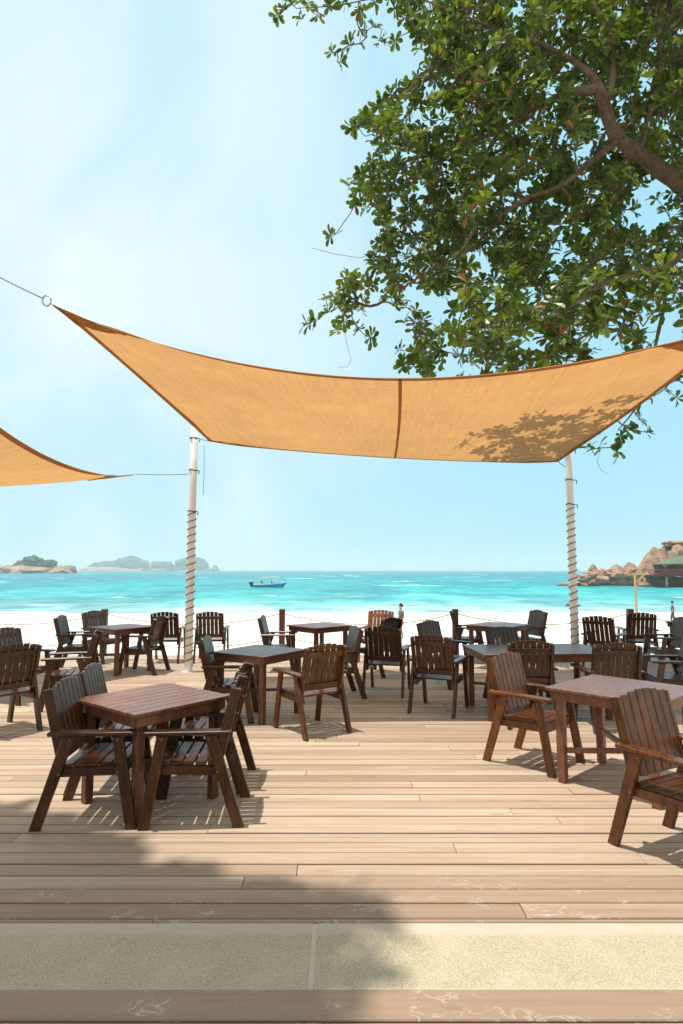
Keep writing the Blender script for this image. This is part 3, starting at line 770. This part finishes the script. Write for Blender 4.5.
def big_tree():
    base = Vector((9.6, 11.3, -.5)); root = empty('tree', base)
    tag(root, 'large leafy tree reaching in from the upper right over the sail', 'tree')
    A = at(690, 192, 10.6)
    limbs = [([base, base + Vector((-.2, 0, 1.6)), base + Vector((-.9, -.1, 3.4)), base + Vector((-1.9, -.3, 5.2)), base + Vector((-2.4, -.5, 6.6)), A], [.40, .35, .31, .27, .22, .175]),
      ([A, at(655, 168, 10.5), at(622, 142, 10.4), at(606, 112, 10.3), at(592, 78, 10.2), at(560, 52, 10.2), at(520, 40, 10.4), at(470, 60, 10.8), at(430, 75, 11.2)], [.17, .145, .125, .11, .08, .042, .026, .018, .010]),
      ([at(620, 141, 10.4), at(590, 162, 10.3), at(560, 186, 10.3), at(515, 205, 10.6), at(470, 250, 10.9), at(430, 270, 11.2), at(385, 300, 11.5)], [.06, .05, .042, .035, .028, .02, .012]),
      ([base + Vector((-1.8, -.28, 5.0)), at(700, 258, 10.7), at(660, 268, 10.5), at(615, 280, 10.4), at(575, 300, 10.5), at(530, 318, 10.8), at(480, 325, 11.0)], [.15, .11, .085, .065, .045, .032, .018]),
      ([at(603, 108, 10.3), at(612, 70, 10.2), at(600, 20, 10.0), at(570, -40, 10.0), at(520, -100, 10.2)], [.07, .06, .05, .04, .03]),
      ([at(596, 88, 10.2), at(570, 92, 10.4), at(540, 105, 10.6), at(500, 130, 11.0), at(450, 150, 11.3), at(410, 160, 11.6)], [.09, .07, .05, .04, .03, .015]),
      ([at(640, 155, 10.45), at(650, 100, 10.3), at(660, 40, 10.2), at(640, -40, 10.0)], [.05, .045, .04, .03]),
      ([at(520, 40, 10.4), at(450, 10, 10.8), at(400, -5, 11.0), at(340, 5, 11.3), at(300, 8, 11.4)], [.026, .020, .016, .012, .007]),
      ([at(660, 268, 10.5), at(664, 300, 11.0), at(655, 350, 11.4), at(640, 400, 11.6), at(618, 430, 11.6)], [.05, .04, .03, .02, .008]),
      ([A, base + Vector((-2.2, -.6, 8.6)), base + Vector((-1.0, -.5, 10.2)), base + Vector((.6, -.2, 11.4))], [.2, .16, .11, .05]),
      ([base + Vector((-.9, -.1, 3.4)), base + Vector((.8, .2, 5.6)), base + Vector((2.2, .4, 7.2)), base + Vector((3.2, .3, 8.6))], [.22, .17, .11, .05])]
    poly = [(390, -40), (415, 40), (430, 72), (398, 84), (372, 104), (352, 122), (382, 148), (362, 170), (350, 196), (378, 222), (372, 250), (345, 278), (322, 300), (345, 322), (372, 300),
            (400, 318), (398, 345), (402, 372), (450, 386), (560, 384), (683, 360), (683, -40)]
    T = []
    def Yr(u): 
        lo = 10.7 - max(0, min(1, (u - 440) / 240)) * 1.5
        return rng.uniform(lo, 13.0)
    holes = [(655, 205, 26), (640, 215, 18), (560, 255, 12), (500, 300, 14), (670, 120, 8), (545, 345, 16), (420, 200, 8), (615, 310, 20), (660, 320, 24), (450, 345, 14), (480, 270, 10), (530, 160, 8), (600, 345, 18), (645, 80, 12), (425, 115, 10)]
    def near_limb(u, v, w):
        for pl in (((690, 192), (655, 168), (622, 142), (606, 112), (592, 78), (575, 60)), ((620, 141), (590, 162), (560, 186), (515, 205)), ((690, 262), (660, 268), (615, 280), (575, 300))):
            for (a, b), (c_, d_) in zip(pl[:-1], pl[1:]):
                t = max(0, min(1, ((u - a) * (c_ - a) + (v - b) * (d_ - b)) / ((c_ - a) ** 2 + (d_ - b) ** 2)))
                if math.hypot(u - a - t * (c_ - a), v - b - t * (d_ - b)) < w: return True
        return False
    tries = 0
    while len(T) < 2250 and tries < 90000:
        tries += 1
        u, v = rng.uniform(300, 720), rng.uniform(-60, 392)
        if u <= 683 and v >= -40 and not in_poly(u, v, poly): continue
        if u > 683 and v > 340: continue
        if v > 290 and rng.random() < .45: continue
        if u < 430 and rng.random() < .2: continue
        if any((u - a) ** 2 + (v - b) ** 2 < r * r for a, b, r in holes) and rng.random() < .93: continue
        yy = Yr(u)
        if yy < 10.6 and near_limb(u, v, 18): continue
        T.append(at(u, v, yy))
    for (u, v, Y) in [(284, 8, 11.4), (278, 16, 11.4), (300, 18, 11.4), (318, 14, 11.4), (330, 6, 11.4), (345, 2, 11.3), (360, 10, 11.3), (375, 2, 11.2), (292, 4, 11.5), (308, 3, 11.5), (395, 8, 11.2), (405, 18, 11.1),
          (332, 52, 11.3), (340, 62, 11.3), (350, 45, 11.2), (365, 30, 11.2), (380, 40, 11.2), (375, 25, 11.0), (395, 40, 11),
          (331, 236, 11.5), (352, 128, 11.5), (362, 124, 11.5), (347, 182, 11.5), (355, 205, 11.4), (306, 324, 11.6), (315, 320, 11.6), (328, 312, 11.6), (336, 330, 11.6), (345, 305, 11.5), (350, 290, 11.5), (358, 328, 11.5), (372, 338, 11.5), (342, 296, 11.6),
          (400, 350, 11.5), (408, 365, 11.4), (416, 352, 11.4),
          (640, 400, 11.5), (652, 394, 11.4), (666, 388, 11.4), (676, 380, 11.4), (676, 398, 11.4), (630, 430, 11.6), (622, 436, 11.6), (600, 448, 11.6), (590, 447, 11.6), (612, 418, 11.6), (604, 405, 11.6), (640, 418, 11.5), (680, 362, 11.3), (668, 366, 11.3), (655, 376, 11.3), (688, 350, 11.3), (618, 452, 11.6), (648, 432, 11.6), (596, 425, 11.7)]:
        T.append(at(u, v, Y + rng.uniform(-.15, .15)))
    for q in range(170):                      # foliage on the near side of the boughs
        u, v = rng.uniform(445, 700), rng.uniform(-30, 215)
        if near_limb(u, v, 24): continue
        T.append(at(u, v, rng.uniform(9.3, 10.1)))
    for q in range(110):                      # low bough right over the sail
        x = 1.5 + 3.2 * rng.random() ** .8; T.append(Vector((x, rng.uniform(8.6, 10.3) - .12 * x, 4.75 + rng.uniform(0, 1.1) + .12 * x)))
    # the rest of the crown, above and to the right of what the photograph shows
    k = 0
    while k < 420:
        p = Vector((rng.uniform(-1, 14.5), rng.uniform(8.5, 14.5), rng.uniform(5.5, 14.5)))
        if ((p.x - 7.5) / 7) ** 2 + ((p.y - 11.5) / 3.2) ** 2 + ((p.z - 9.5) / 4.8) ** 2 > 1: continue
        f = p.y; u = 341.5 + F * p.x / (p.y * math.cos(PITCH) + (p.z - H) * math.sin(PITCH)); v = 512 - F * (-p.y * math.sin(PITCH) + (p.z - H) * math.cos(PITCH)) / (p.y * math.cos(PITCH) + (p.z - H) * math.sin(PITCH))
        if u < 700 and v > -20: continue
        T.append(p); k += 1
    # bare hanging twigs
    grow(root, limbs, T, .222, (7, 11),   .16, .022, base, .0085)
    bare = [([at(345, 332, 11.6), at(347, 345, 11.6), at(351, 360, 11.6), at(347, 367, 11.6), at(338, 367, 11.6)], .004),
            ([at(385, 250, 11.5), at(360, 258, 11.5), at(335, 254, 11.5), at(312, 248, 11.5)], .005),
            ([at(600, 450, 11.6), at(597, 462, 11.6), at(601, 470, 11.6), at(608, 474, 11.6)], .004)]
    o = tubes('bare_twig', [([p - base for p in a], r) for a, r in bare], M_BARK, root, 5)
big_tree()

def shade_tree():
    base = Vector((-5.5, -1.5, -.45)); root = empty('tree', base)
    tag(root, 'broad leafy tree standing behind the camera, shading the nearest boards', 'tree')
    poly = [(-3.4, 4.9), (-2.4, 4.4), (-1.5, 3.8), (-1.1, 3.42), (-.6, 3.24), (.0, 3.13), (.22, 3.12), (.28, 2.98), (.10, 2.84), (-.05, 2.6), (-.12, 1.6), (-.1, .2), (-1, -3.5), (-8, -4), (-9, 3), (-5, 4.0)]
    T = []
    while len(T) < 800:
        x, y = rng.uniform(-9, .5), rng.uniform(-4, 4.3)
        if not in_poly(x, y, poly): continue
        z = rng.uniform(12.5, 15.5)
        T.append(Vector((x - SHIFT[0] * z, y - SHIFT[1] * z, z)))
    for q in range(620):                       # denser along the seaward rim that shades the boards
        x, y = rng.uniform(-3.2, .38), rng.uniform(1.6, 4.4)
        if not in_poly(x, y, poly): continue
        z = rng.uniform(13.0, 15.0); T.append(Vector((x - SHIFT[0] * z, y - SHIFT[1] * z, z)))
    limbs = [([base, base + Vector((.1, .1, 4.5)), base + Vector((.2, .2, 9.2)), base + Vector((.1, .4, 14)),], [.5, .42, .32, .16]),
             ([base + Vector((.2, .2, 9.2)), Vector((-4.6, .4, 11.2)), Vector((-4.0, 1.2, 12.9)), Vector((-3.4, 2.0, 14.0))], [.24, .16, .09, .04]),
             ([base + Vector((.2, .2, 9.0)), Vector((-7.5, .5, 11.8)), Vector((-9.0, 1.2, 13.4))], [.22, .14, .05]),
             ([base + Vector((.2, .2, 9.2)), Vector((-5.4, -2.6, 12)), Vector((-4.6, -3.6, 14))], [.2, .13, .05])]
    grow(root, limbs, T, .34, (9, 13), .08, .02, base, .006)
shade_tree()

# ------------------------------------------------------------------ far land
M_ROCK = None
def rock_material(name, c0, c1, c2, sc):
    m, nt, b = mat(name); g = N(nt, 'ShaderNodeNewGeometry'); P = g.outputs['Position']
    f = noise_t(nt, P, sc, 7, .65); f2 = noise_t(nt, mapped(nt, P, (1, 1, 2.5)), sc * .35, 5)
    c = mix(nt, ramp_out(nt, f, .35, .65), c0, c1); c = mix(nt, ramp_out(nt, f2, .5, .7), c, c2)
    sp = N(nt, 'ShaderNodeSeparateXYZ'); L(nt, P, sp.inputs[0])
    wet = N(nt, 'ShaderNodeMapRange'); wet.inputs['From Min'].default_value = -2.5; wet.inputs['From Max'].default_value = -3.2; L(nt, sp.outputs[2], wet.inputs['Value'])
    c = mix(nt, mathn(nt, 'MULTIPLY', wet.outputs[0], .7), c, (.09, .065, .05))       # algae band at the waterline
    L(nt, c, b.inputs['Base Color']); b.inputs['Roughness'].default_value = .9; bump(nt, b, f, .8, 1 / sc * .3); return m
M_ROCK = rock_material('granite', (.22, .125, .085), (.47, .315, .225), (.34, .21, .145), .35)
M_ROCKF = rock_material('granite_far', (.24, .15, .115), (.45, .33, .26), (.33, .22, .17), .06)
M_SCRUB = simple('island_scrub', (.045, .095, .055), .9, .45, .12)
ICO = bmesh.new(); bmesh.ops.create_icosphere(ICO, subdivisions=3, radius=1); IV = np.array([v.co[:] for v in ICO.verts]); IF = [tuple(v.index for v in f.verts) for f in ICO.faces]; ICO.free()
def blobs(name, lst, m, parent, amp, fr, seed=0, smooth=False):
    """boulders or scrub clumps: (centre, (rx, ry, rz))"""
    V, Fc = [], []
    for q, (c, r) in enumerate(lst):
        o = len(V); sd = q * 7.3 + seed; a = rng.uniform(0, 6.28); ca, sa = math.cos(a), math.sin(a)
        for v in IV:
            k = 1 + amp * mnoise.noise((v[0] * fr + sd, v[1] * fr, v[2] * fr)) + amp * .6 * mnoise.cell((v[0] * fr * .9 + sd, v[1] * fr * .9, v[2] * fr * .9)) * .5 + amp * .35 * mnoise.noise((v[0] * fr * 3 + sd, v[1] * fr * 3, v[2] * fr * 3))
            p = v * k
            V.append((c[0] + p[0] * r[0], c[1] + p[1] * r[1], c[2] + p[2] * r[2]))
        Fc += [tuple(i + o for i in f) for f in IF]
    return from_arr(name, V, Fc, m, parent, smooth)
def pxblob(u0, u1, v0, v1, Y, ry=None):
    a, b = at(u0, v1, Y), at(u1, v0, Y); c = (a + b) / 2; rx = abs(b.x - a.x) / 2; rz = abs(b.z - a.z) / 2
    return (tuple(c), (rx, ry or rx * .8, rz))
def headland():
    Y = 186; lst = []
    for (u0, u1, v0, v1) in [(557, 572, 582.5, 590), (566, 590, 581, 590), (578, 606, 577, 592), (596, 625, 575.5, 592), (615, 645, 575, 592), (586, 602, 566.5, 593), (592, 610, 570, 593), (606, 626, 567, 593), (618, 640, 564.5, 593),
            (632, 652, 563, 594), (640, 662, 556, 594), (645, 668, 549, 578), (655, 682, 546, 578), (668, 700, 543, 580), (664, 706, 540.3, 548), (690, 730, 534, 580), (720, 770, 528, 585), (760, 820, 522, 590), (640, 672, 576, 592), (662, 700, 577, 593), (690, 740, 577, 594), (730, 800, 570, 595), (800, 880, 520, 595), (865, 960, 515, 600)]:
        dy = rng.uniform(-4, 10) if v1 < 588 else rng.uniform(-6, 2)
        lst.append(pxblob(u0, u1, v0, v1, Y + dy))
    for q in range(70):
        u = rng.uniform(576, 720); top = np.interp(u, [576, 590, 606, 640, 660, 683, 720], [580, 570, 571, 565, 552, 545, 540])
        v = rng.uniform(top + 2, 587); s = rng.uniform(2, 6)
        if 640 < u < 690 and 556 < v < 585: continue
        lst.append(pxblob(u - s * 1.3, u + s * 1.3, v - s * .8, v + s * .9, Y - rng.uniform(2, 9)))
    o = blobs('headland', lst, M_ROCK, None, .30, 1.6, 3); tag(o, kind='structure')
headland()
def island(name, Y, rocks, scrubs, seed):
    root = empty(name, at((rocks[0][0] + rocks[0][1]) / 2, 573, Y)); root.location.z = -3.3; o0 = Vector(root.location); tag(root, kind='structure')
    def rel(l): return [((c[0] - o0.x, c[1] - o0.y, c[2] - o0.z), r) for c, r in l]
    blobs('shore_rock', rel([pxblob(*q, Y) for q in rocks]), M_ROCKF, root, .28, 2.0, seed)
    blobs('scrub', rel([pxblob(*q, Y) for q in scrubs]), M_SCRUB, root, .30, 2.6, seed + 5)
R1 = [(-40, 12, 565, 580), (5, 62, 565, 580), (40, 76, 568, 578), (12, 40, 564, 578), (-20, 20, 567, 579), (50, 70, 566, 578)]
for q in range(24):
    u = rng.uniform(-10, 72); s = rng.uniform(2.5, 5); R1.append((u - s * 1.4, u + s * 1.4, 570 - s, 571.5 + s))
island('island', 900, R1, [(14, 28, 561, 570), (22, 44, 556, 570), (28, 40, 555.5, 568), (42, 57, 559.5, 569), (36, 50, 561, 569), (18, 34, 559, 569)], 1)
RF = [(82, 150, 566.5, 576), (148, 176, 567.5, 575), (172, 211, 567, 575), (210, 220, 567, 573), (88, 120, 566, 574)]
SF = [(90, 122, 561.5, 574), (112, 148, 556.5, 576), (122, 142, 556, 572), (150, 174, 561, 575), (174, 209, 556.8, 576), (180, 204, 556.5, 574), (212, 218, 565.5, 572), (100, 130, 560.5, 574)]
island('island', 3000, RF, SF, 4)
R3 = [(566, 573, 603.3, 607.5), (571, 580.5, 604.0, 607.5)]
lst = [pxblob(*q, 83) for q in R3]; o0 = Vector((lst[0][0][0], lst[0][0][1], -3.3))
o = blobs('shore_rock', [((c[0] - o0.x, c[1] - o0.y, c[2] - o0.z), r) for c, r in lst], M_ROCK, None, .25, 2, 9); o.location = o0
tag(o, 'dark low rock in the surf behind the right pole', 'rock')

# ------------------------------------------------------------------ pavilion on the headland
def pavilion():
    c = at(690, 575, 178); root = empty('pavilion', (c.x, c.y, -3.3)); fl = c.z + 3.3
    red = simple('red_paint', (.40, .07, .055), .7, .3, 2); grn = simple('roof_green', (.10, .155, .095), .7, .3, .6); gry = simple('pale_post', (.48, .36, .27), .8, .2, 2); dk = simple('dark_timber', (.05, .03, .025), .8, .3, 2)
    tag(root, 'stilted pavilion with a green roof and red railing on the rocky headland', 'building')
    bm = bmesh.new(); box(bm, -12, 18, -6.6, 5, fl - .35, fl, 0); from_bm('floor', bm, dk, root)
    bm = bmesh.new()
    for k in range(61):
        x = -11.9 + k * .49; box(bm, x - .05, x + .05, -6.48, -6.4, fl + .01, fl + 1.5, 0)
    box(bm, -12, 18, -6.53, -6.38, fl + 1.5, fl + 1.68, 0); box(bm, -12, 18, -6.52, -6.36, fl + .32, fl + .44, 0); box(bm, -12, 18, -6.52, -6.36, fl + .9, fl + 1.02, 0)
    box(bm, -12.1, -11.96, -6.35, 5, fl + 1.5, fl + 1.68, 0); box(bm, -12.1, -11.96, -6.35, 5, fl + .4, fl + .52, 0)
    from_bm('railing', bm, red, root)
    for k in range(6):
        bm = bmesh.new(); box(bm, -10.3 + k * 5.2, -9.95 + k * 5.2, -5.9, -5.5, 0.2, fl - .36, 0); from_bm('stilt', bm, gry, root)
    for k in range(6):
        bm = bmesh.new(); box(bm, -6.6 + k * 4.6, -6.4 + k * 4.6, -2.6, -2.4, fl + .01, fl + 3.4, 0); from_bm('roof_post', bm, dk, root)
    bm = bmesh.new(); e = fl + 3.3
    v = [bm.verts.new(p) for p in [(-8.4, -5, e), (19, -5, e), (19, 6, e), (-8.4, 6, e), (-2.6, .5, e + 2.4), (14, .5, e + 2.4), (-8.4, -5, e - .35), (19, -5, e - .35), (19, 6, e - .35), (-8.4, 6, e - .35)]]
    for f in ((0, 1, 5, 4), (1, 2, 5), (2, 3, 4, 5), (3, 0, 4), (6, 7, 1, 0), (7, 8, 2, 1), (8, 9, 3, 2), (9, 6, 0, 3), (9, 8, 7, 6)): bm.faces.new([v[i] for i in f])
    from_bm('roof', bm, grn, root)
    bm = bmesh.new(); box(bm, -5, 18, 2.5, 3.0, fl + .01, fl + 2.8, 0); from_bm('wall', bm, dk, root)
pavilion()

# ------------------------------------------------------------------ boat
def boat():
    c = at(268, 588.6, 166); root = empty('boat', (c.x, c.y, -3.3), R(4)); tag(root, 'blue motor boat with a white canopy on the turquoise water', 'boat')
    blue = simple('blue_hull', (.03, .22, .46), .35, .15, 1); wht = simple('white_gelcoat', (.78, .78, .76), .35, .05, 1); dk = simple('dark_motor', (.03, .035, .04), .4, .2, 3)
    n = 18; V, Fc = [], []
    for i in range(n + 1):
        t = i / n; x = -4.0 + 9.0 * t; hw = 1.15 * (1 - max(0, (t - .45) / .55) ** 2.2) + .02; top = .95 + .55 * t ** 2.5; kx = x - .9 * max(0, (t - .75) / .25) ** 2
        for (yy, zz, xx) in ((hw, top, x), (hw * .93, top - .14, x), (hw * .8, .12, kx), (0, -.3 + .25 * t ** 3, kx), (-hw * .8, .12, kx), (-hw * .93, top - .14, x), (-hw, top, x)): V.append((xx, yy, zz))
    for i in range(n):
        for k in range(6): Fc.append((i * 7 + k, i * 7 + k + 1, (i + 1) * 7 + k + 1, (i + 1) * 7 + k))
    Fc.append(tuple(range(7)))
    from_arr('hull', V, Fc, blue, root)
    V, Fc = [], []
    for i in range(n + 1):
        t = i / n; x = -3.95 + 8.9 * t; hw = 1.12 * (1 - max(0, (t - .45) / .55) ** 2.2); top = .95 + .55 * t ** 2.5
        z = top - (.45 if .05 < t < .72 else .02); V += [(x, hw, z), (x, -hw, z)]
    for i in range(n): Fc.append((2 * i, 2 * i + 1, 2 * i + 3, 2 * i + 2))
    from_arr('floor', V, Fc, wht, root)
    tubes('gunwale', [([(-4.0 + 9.0 * t, s * (1.16 * (1 - max(0, (t - .45) / .55) ** 2.2) + .02), .98 + .55 * t ** 2.5) for t in np.linspace(0, 1, 19)], .05) for s in (-1, 1)], wht, root, 6)
    bm = bmesh.new(); prism(bm, [(-2.2, 2.8), (-1.8, 3.0), (2.6, 3.12), (3.15, 2.92), (3.15, 2.45), (-2.2, 2.3)], 'y', -1.15, 1.15, .02); from_bm('canopy', bm, wht, root)
    bm = bmesh.new(); prism(bm, [(-3.1, 2.45), (-2.22, 2.75), (-2.22, 2.67), (-3.1, 2.38)], 'y', -1.1, 1.1, .01); from_bm('rear_canopy', bm, dk, root)
    for x, zt in ((-2.9, 2.42), (-1.2, 2.7), (.9, 2.75), (2.9, 2.83)):
        for s in (-1, 1): tubes('canopy_post', [([(x, s * 1.05, .8), (x, s * 1.05, zt)], .035)], wht, root, 6)
    for y in (-.45, .45):
        bm = bmesh.new(); prism(bm, [(-5.3, 1.75), (-4.15, 1.85), (-4.05, 1.1), (-4.3, -.4), (-4.6, -.4), (-4.75, .8), (-4.95, 1.0)], 'y', y - .32, y + .32, .06); from_bm('outboard_motor', bm, dk, root)
    bm = bmesh.new(); prism(bm, [(1.2, .55), (2.0, .55), (1.9, 1.55), (1.5, 1.75), (1.3, 1.2)], 'y', -.7, .7, .03); from_bm('console', bm, wht, root)
    return root
bt = boat()

# ------------------------------------------------------------------ people
SKIN = simple('skin', (.36, .21, .14), .55, .08, 8); HAIR = simple('hair', (.015, .012, .01), .6, .2, 30)
def person(loc, rz, label, top_col, bottom_col, seated=False, group=None, longp=False, hold=False):
    root = empty('person', loc, rz); tag(root, label, 'person', group)
    def skin_mesh(name, verts, edges, rad, m, lv=2):
        me = bpy.data.meshes.new(name); me.from_pydata(verts, edges, []); me.update()
        o = link(name, me, m, root); sk = o.modifiers.new('skin', 'SKIN'); sk.use_smooth_shade = True
        for i, r in enumerate(rad): me.skin_vertices[0].data[i].radius = r if isinstance(r, tuple) else (r, r)
        me.skin_vertices[0].data[0].use_root = True
        ss = o.modifiers.new('sub', 'SUBSURF'); ss.levels = lv; ss.render_levels = lv
        return o
    if seated: knee = [(.42, s * .11, .93 - .42 + .0) for s in (-1, 1)]; hip = .52; dz = -.41
    else: dz = 0
    hz = .93 + dz
    V = [(0, 0, hz), (-.01, 0, hz + .18), (0, 0, hz + .40), (0, 0, hz + .53), (.015, 0, hz + .60), (.02, 0, hz + .70), (.015, 0, hz + .80)]
    Rr = [(.105, .145), (.095, .13), (.11, .17), (.06, .075), (.052, .052), (.092, .078), (.07, .06)]
    E = [(0, 1), (1, 2), (2, 3), (3, 4), (4, 5), (5, 6)]
    for s in (-1, 1):
        b = len(V)
        arm = [(0, s * .19, hz + .46), (-.03, s * .25, hz + .20), (.08, s * .25, hz - .02), (.12, s * .25, hz - .12)] if not (hold and s > 0) else [(0, s * .19, hz + .46), (.06, s * .27, hz + .22), (.26, s * .16, hz + .34), (.33, s * .12, hz + .40)]
        V += arm; Rr += [.05, .042, .032, .03]; E += [(2, b), (b, b + 1), (b + 1, b + 2), (b + 2, b + 3)]
        b = len(V)
        if seated: leg = [(.05, s * .10, hz - .02), (.42, s * .11, hz + .0), (.44, s * .11, hz - .42), (.56, s * .11, hz - .47)]
        else: leg = [(.0, s * .095, hz - .08), (.03 + s * .09, s * .095, .49), (-.02 + s * .13, s * .10, .07), (.11 + s * .13, s * .11, .035)]
        V += leg; Rr += [.085, .058, .04, .036]; E += [(0, b), (b, b + 1), (b + 1, b + 2), (b + 2, b + 3)]
    skin_mesh('body', V, E, Rr, SKIN)
    V2 = [(0, 0, hz - .02), (-.01, 0, hz + .18), (0, 0, hz + .41), (0, 0, hz + .51)]; R2 = [(.125, .165), (.115, .15), (.13, .19), (.075, .10)]; E2 = [(0, 1), (1, 2), (2, 3)]
    for s in (-1, 1): b = len(V2); V2 += [(0, s * .19, hz + .46), (-.02, s * .243, hz + .25)]; R2 += [.068, .062]; E2 += [(2, b), (b, b + 1)]
    skin_mesh('shirt', V2, E2, R2, simple('shirt_cloth', top_col, .9, .15, 6))
    V3 = [(0, 0, hz + .02)]; R3_ = [(.125, .165)]; E3 = []
    for s in (-1, 1):
        b = len(V3); 
        if seated: pts = [(.06, s * .10, hz - .02), (.36, s * .11, hz)]
        else: pts = [(0, s * .10, hz - .10), (.03 + s * .08, s * .10, .56 if not longp else .49)] + ([(-.02 + s * .13, s * .10, .12)] if longp else [])
        V3 += pts; R3_ += [.105, .09] + ([.07] if longp and not seated else []); E3 += [(0, b), (b, b + 1)] + ([(b + 1, b + 2)] if longp and not seated else [])
    skin_mesh('trousers' if longp else 'shorts', V3, E3, R3_, simple('trouser_cloth', bottom_col, .9, .15, 6))
    bm = bmesh.new(); bmesh.ops.create_uvsphere(bm, u_segments=14, v_segments=10, radius=1)
    for v in bm.verts: v.co = Vector((v.co.x * .112 - .012, v.co.y * .095, v.co.z * .11 + hz + .745 + (.02 if v.co.x < 0 else .035)))
    bmesh.ops.delete(bm, geom=[v for v in bm.verts if v.co.z < hz + .72 and v.co.x > -.04], context='VERTS')
    from_bm('hair', bm, HAIR, root, True)
    for s in (-1, 1):
        bm = bmesh.new(); bmesh.ops.create_uvsphere(bm, u_segments=8, v_segments=6, radius=.012, matrix=Matrix.Translation((.105, s * .035, hz + .715))); from_bm('eye', bm, HAIR, root)
    return root
p = atz(401.5, 648, -2.02)
def beach_z(y): return float(np.interp(y, [12, 16, 24, 34, 46, 58, 66, 72], [-.5, -.75, -1.35, -2.05, -2.55, -2.95, -3.14, -3.3]))
yb = 31.0; person((at(401, 620, yb).x, yb, beach_z(yb)), R(200), 'person in red shorts and grey green shirt walking on the sand behind the chairs', (.10, .12, .085), (.55, .03, .025))
yb = 50.0; person((at(672.5, 610, yb).x, yb, beach_z(yb)), R(150), 'person in blue grey clothes walking on the beach at the right edge', (.06, .11, .14), (.05, .07, .09), longp=True)
for dx, dy, lab, c in ((-1.9, .35, 'person in a red shirt sitting at the back of the boat', (.40, .07, .05)), (1.0, -.35, 'person in a pink shirt sitting at the boat wheel', (.50, .22, .20))):
    person(Vector(bt.location) + Vector((dx, dy, 1.0)), R(20), lab, c, (.08, .08, .1), seated=True)

# ------------------------------------------------------------------ yellow wooden post on the beach
def yellow_post():
    Y = 45; c = at(636, 600, Y); z0 = beach_z(Y); root = empty('signpost', (c.x, Y, z0)); h = at(636, 575, Y).z - z0
    yel = simple('yellow_timber', (.42, .32, .17), .7, .2, 4); tag(root, 'tall yellow wooden post with a bracket arm standing on the beach', 'post')
    bm = bmesh.new(); box(bm, -.065, .065, -.065, .065, -.3, h, .01); from_bm('upright', bm, yel, root)
    bm = bmesh.new(); box(bm, -.10, .98, -.06, .06, h + .002, h + .12, .01); from_bm('arm', bm, yel, root)
    bm = bmesh.new(); prism(bm, [(.092, h - .62), (.092, h - .46), (.55, h - .002), (.72, h - .002)], 'y', -.06, .06, .005); from_bm('brace', bm, yel, root)
yellow_post()

# ------------------------------------------------------------------ sea haze
HAZE = 1
if HAZE:
    bm = bmesh.new(); box(bm, -5600, 5600, -120, 5600, -8, 110, 0)
    m = bpy.data.materials.new('sea_haze'); m.use_nodes = True; nt = m.node_tree
    for n in list(nt.nodes):
        if n.type != 'OUTPUT_MATERIAL': nt.nodes.remove(n)
    out = nt.nodes[0]; pv = N(nt, 'ShaderNodeVolumePrincipled'); pv.inputs['Density'].default_value = .00025; pv.inputs['Color'].default_value = (.88, .98, 1.0, 1); pv.inputs['Anisotropy'].default_value = 0
    L(nt, pv.outputs[0], out.inputs['Volume'])
    h = from_bm('haze', bm, m); tag(h, kind='stuff')
